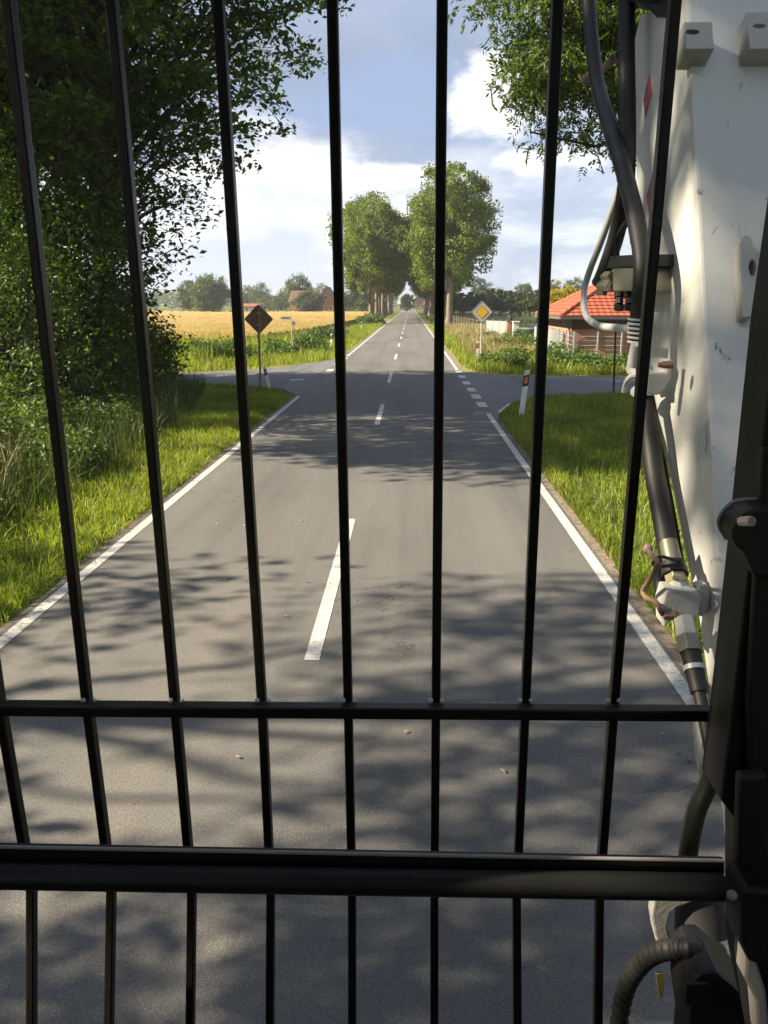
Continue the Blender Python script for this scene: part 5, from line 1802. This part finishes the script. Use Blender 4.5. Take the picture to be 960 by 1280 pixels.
    for xx in (774, 787):
        MB().tube([onX(xx, 364, vX), onX(xx, 372, vX)], .0125, 8).tube([onX(xx, 372, vX), onX(xx, 380, vX)], .010, 6).tube([onX(xx, 380, vX), onX(xx - 1, 388, vX)], .0125, 6).build('lower_fitting', M['cabblack'], vb, bevel=.001)
    # spiral sleeve round the first hose below the pipe
    sp = []
    for i in range(90):
        yy = 396 + 34 * i / 90
        c = onX(798, yy, .47)
        a = i / 90 * 2 * math.pi * 6
        sp.append(c + Vector((math.cos(a) * .020, math.sin(a) * .020, 0)))
    MB().tube(sp, .0028, 6).build('spiral_sleeve', M['steel'], ex, True)
    hose([(796, 430), (793, 445), (791, 458)], .012, .46, 'hose_fitting', 'steel', 4, 10)
    # lower hose, in two visible thicknesses
    lh = hose([(806, 498, .50), (812, 540, .50), (818, 590, .50), (827, 640, .50), (836, 690, .50), (838, 700, .50)], [.020] * 41, .50)
    hose([(806, 498, .53), (822, 560, .53), (836, 630, .53), (848, 700, .53)], .010, .53, 'thin_hose')
    hose([(826, 700, .52), (826, 730, .52), (831, 752, .52)], .015, .52, 'hydraulic_hose')
    # ---- shut-off valve chain, along the axis from (840,695) to (880,900)
    def ax_pt(t, X=.49):
        return onX(838 + 40 * t, 690 + 195 * t, X)
    def chain(y0, y1, r0, r1, name, mat, k, par, X=.49, bev=.0015):
        f = lambda yy: onX(838 + (yy - 690) * 0.205, yy, X)
        return MB().tube([f(y0), f(y1)], [r0, r1], k).build(name, M[mat], par, k > 8, bevel=bev if k <= 8 else 0)
    f = lambda yy: onX(838 + (yy - 690) * 0.205, yy, .49)
    tb_ = [onX(827, 737, .47), onX(872, 739, .47), onX(874, 741, .47), onX(872, 772, .47), onX(834, 785, .47), onX(830, 776, .47)]
    VY = onX(850, 755, .49).y
    va = MB().prism([onY(x, y_, VY - .015) for x, y_ in ((834, 738), (872, 738), (876, 745), (874, 772), (840, 776), (830, 784), (829, 756))], (0, .05, 0)).build('shutoff_valve', M['cast'], ex, bevel=.003)
    MB().prism([onY(x, y_, VY + .012) for x, y_ in ((872, 734), (884, 730), (888, 745), (886, 765), (876, 772))], (0, .03, 0)).build('valve_mount', M['cast'], va, bevel=.003)
    chain(678, 703, .0165, .0175, 'hose_ferrule', 'olive', 16, va)
    chain(704, 719, .022, .024, 'collar', 'rubber', 16, va)
    chain(719, 730, .0200, .0200, 'brass_nut', 'brass', 6, va)
    chain(729, 741, .0170, .0180, 'neck', 'cast', 8, va)
    chain(773, 788, .0185, .0185, 'neck', 'cast', 6, va)
    chain(787, 796, .0195, .0195, 'hex_nut', 'cast', 6, va)
    chain(796, 816, .0215, .0215, 'hex_nut', 'olive', 6, va)
    chain(815, 835, .0170, .0165, 'hose_end', 'rubber', 14, va)
    chain(833, 839, .0185, .0185, 'hose_ring', 'steel', 14, va)
    chain(838, 866, .0160, .0145, 'hose_end', 'rubber', 14, va)
    chain(865, 960, .0110, .0110, 'lower_hose', 'rubber', 12, va)
    MB().tube(smooth_path([onX(849, 686 + 16, .46), onX(828, 696, .45), onX(818, 700, .44), onX(817, 706, .44), onX(828, 708, .45), onX(850, 705, .46)], 5), .0032, 8).build('wire_tie', M['rubber'], va, True)
    hd = MB().tube(smooth_path([onX(810, 687, .43), onX(815, 695, .43), onX(822, 704, .43), onX(814, 722, .43), onX(804, 738, .43), (onX(808, 747, .43)), onX(820, 753, .44), onX(826, 764, .45), onX(830, 770, .47)], 6), .0048, 10).build('valve_handle', M['rustyrod'], va, True)
    MB().ball(onX(810, 686, .43), .0095, 16).build('handle_knob', M['knob'], hd, True)
    a = onX(829, 768, .455)
    MB().tube([a, a + Vector((.02, 0, 0))], .009, 6).build('handle_nut', M['rustyrod'], hd)
    # ---- parts under the sill at the bottom right
    hosepts = [(768, 1340, .46), (775, 1270, .46), (784, 1232, .465), (800, 1206, .47), (822, 1190, .485), (850, 1186, .51), (872, 1187, .545), (898, 1190, .66)]
    P = smooth_path([onX(x, y_, X_) for x, y_, X_ in hosepts], 14)
    rad = [.0175 + (.0022 if i % 4 < 2 else -.0012) for i in range(len(P))]
    MB().tube(P, rad, 16).build('corrugated_hose', M['rubber'], ex, True)
    MB().prism([onY(x, y_, 1.30) for x, y_ in ((820, 1218), (831, 1216), (829, 1246), (824, 1248))], (0, .004, 0)).build('yellow_tag', M['yellowlabel'], ex)
    bb = MB().prism([onY(x, y_, 1.30) for x, y_ in ((838, 1165), (850, 1154), (868, 1152), (884, 1166), (910, 1190), (925, 1225), (935, 1290), (935, 1400), (830, 1400), (842, 1250), (836, 1210))], (0, -.12, 0))
    blk = bb.build('swing_housing', M['cabblack'], ex, bevel=.01)
    MB().prism([onY(x, y_, 1.178) for x, y_ in ((857, 1226), (886, 1226), (888, 1252), (855, 1252))], (0, -.008, 0)).build('housing_cap', M['cabblack'], blk, bevel=.002)
    MB().tube([onX(872, 1120, .60), onX(876, 1170, .60)], .05, 18).build('pivot_pin', M['darkpole'], blk, True)
    MB().box((.55, -2.3, 1.19), (1.25, .1, 2.15)).build('engine_hood', M['cabblack'], ex, bevel=.04)
    # deck that carries cab and boom
    MB().box((-.65, -2.4, 1.02), (1.25, .55, 1.19)).build('deck', M['cabblack'], ex, bevel=.01)
    MB().box((.66, .551, 1.00), (1.2, 1.25, 1.30)).build('boom_seat', M['cabblack'], ex, bevel=.01)


excavator()


# ------------------------------------------------------------------ air: far things fade a little to pale blue
def haze():
    m = bpy.data.materials.new('summer_haze')
    m.use_nodes = True
    nt = m.node_tree
    nt.nodes.remove(nt.nodes['Principled BSDF'])
    v = nt.nodes.new('ShaderNodeVolumePrincipled')
    v.inputs['Color'].default_value = (0.86, 0.92, 1.0, 1)
    v.inputs['Density'].default_value = HAZE
    v.inputs['Anisotropy'].default_value = 0.2
    nt.links.new(v.outputs[0], nt.nodes['Material Output'].inputs['Volume'])
    o = MB().box((-420, -40, -1.0), (420, 560, 26)).build('haze', m)
    tag(o, 'thin summer haze over the fields', 'haze', kind='stuff')


HAZE = 0.00035
haze()
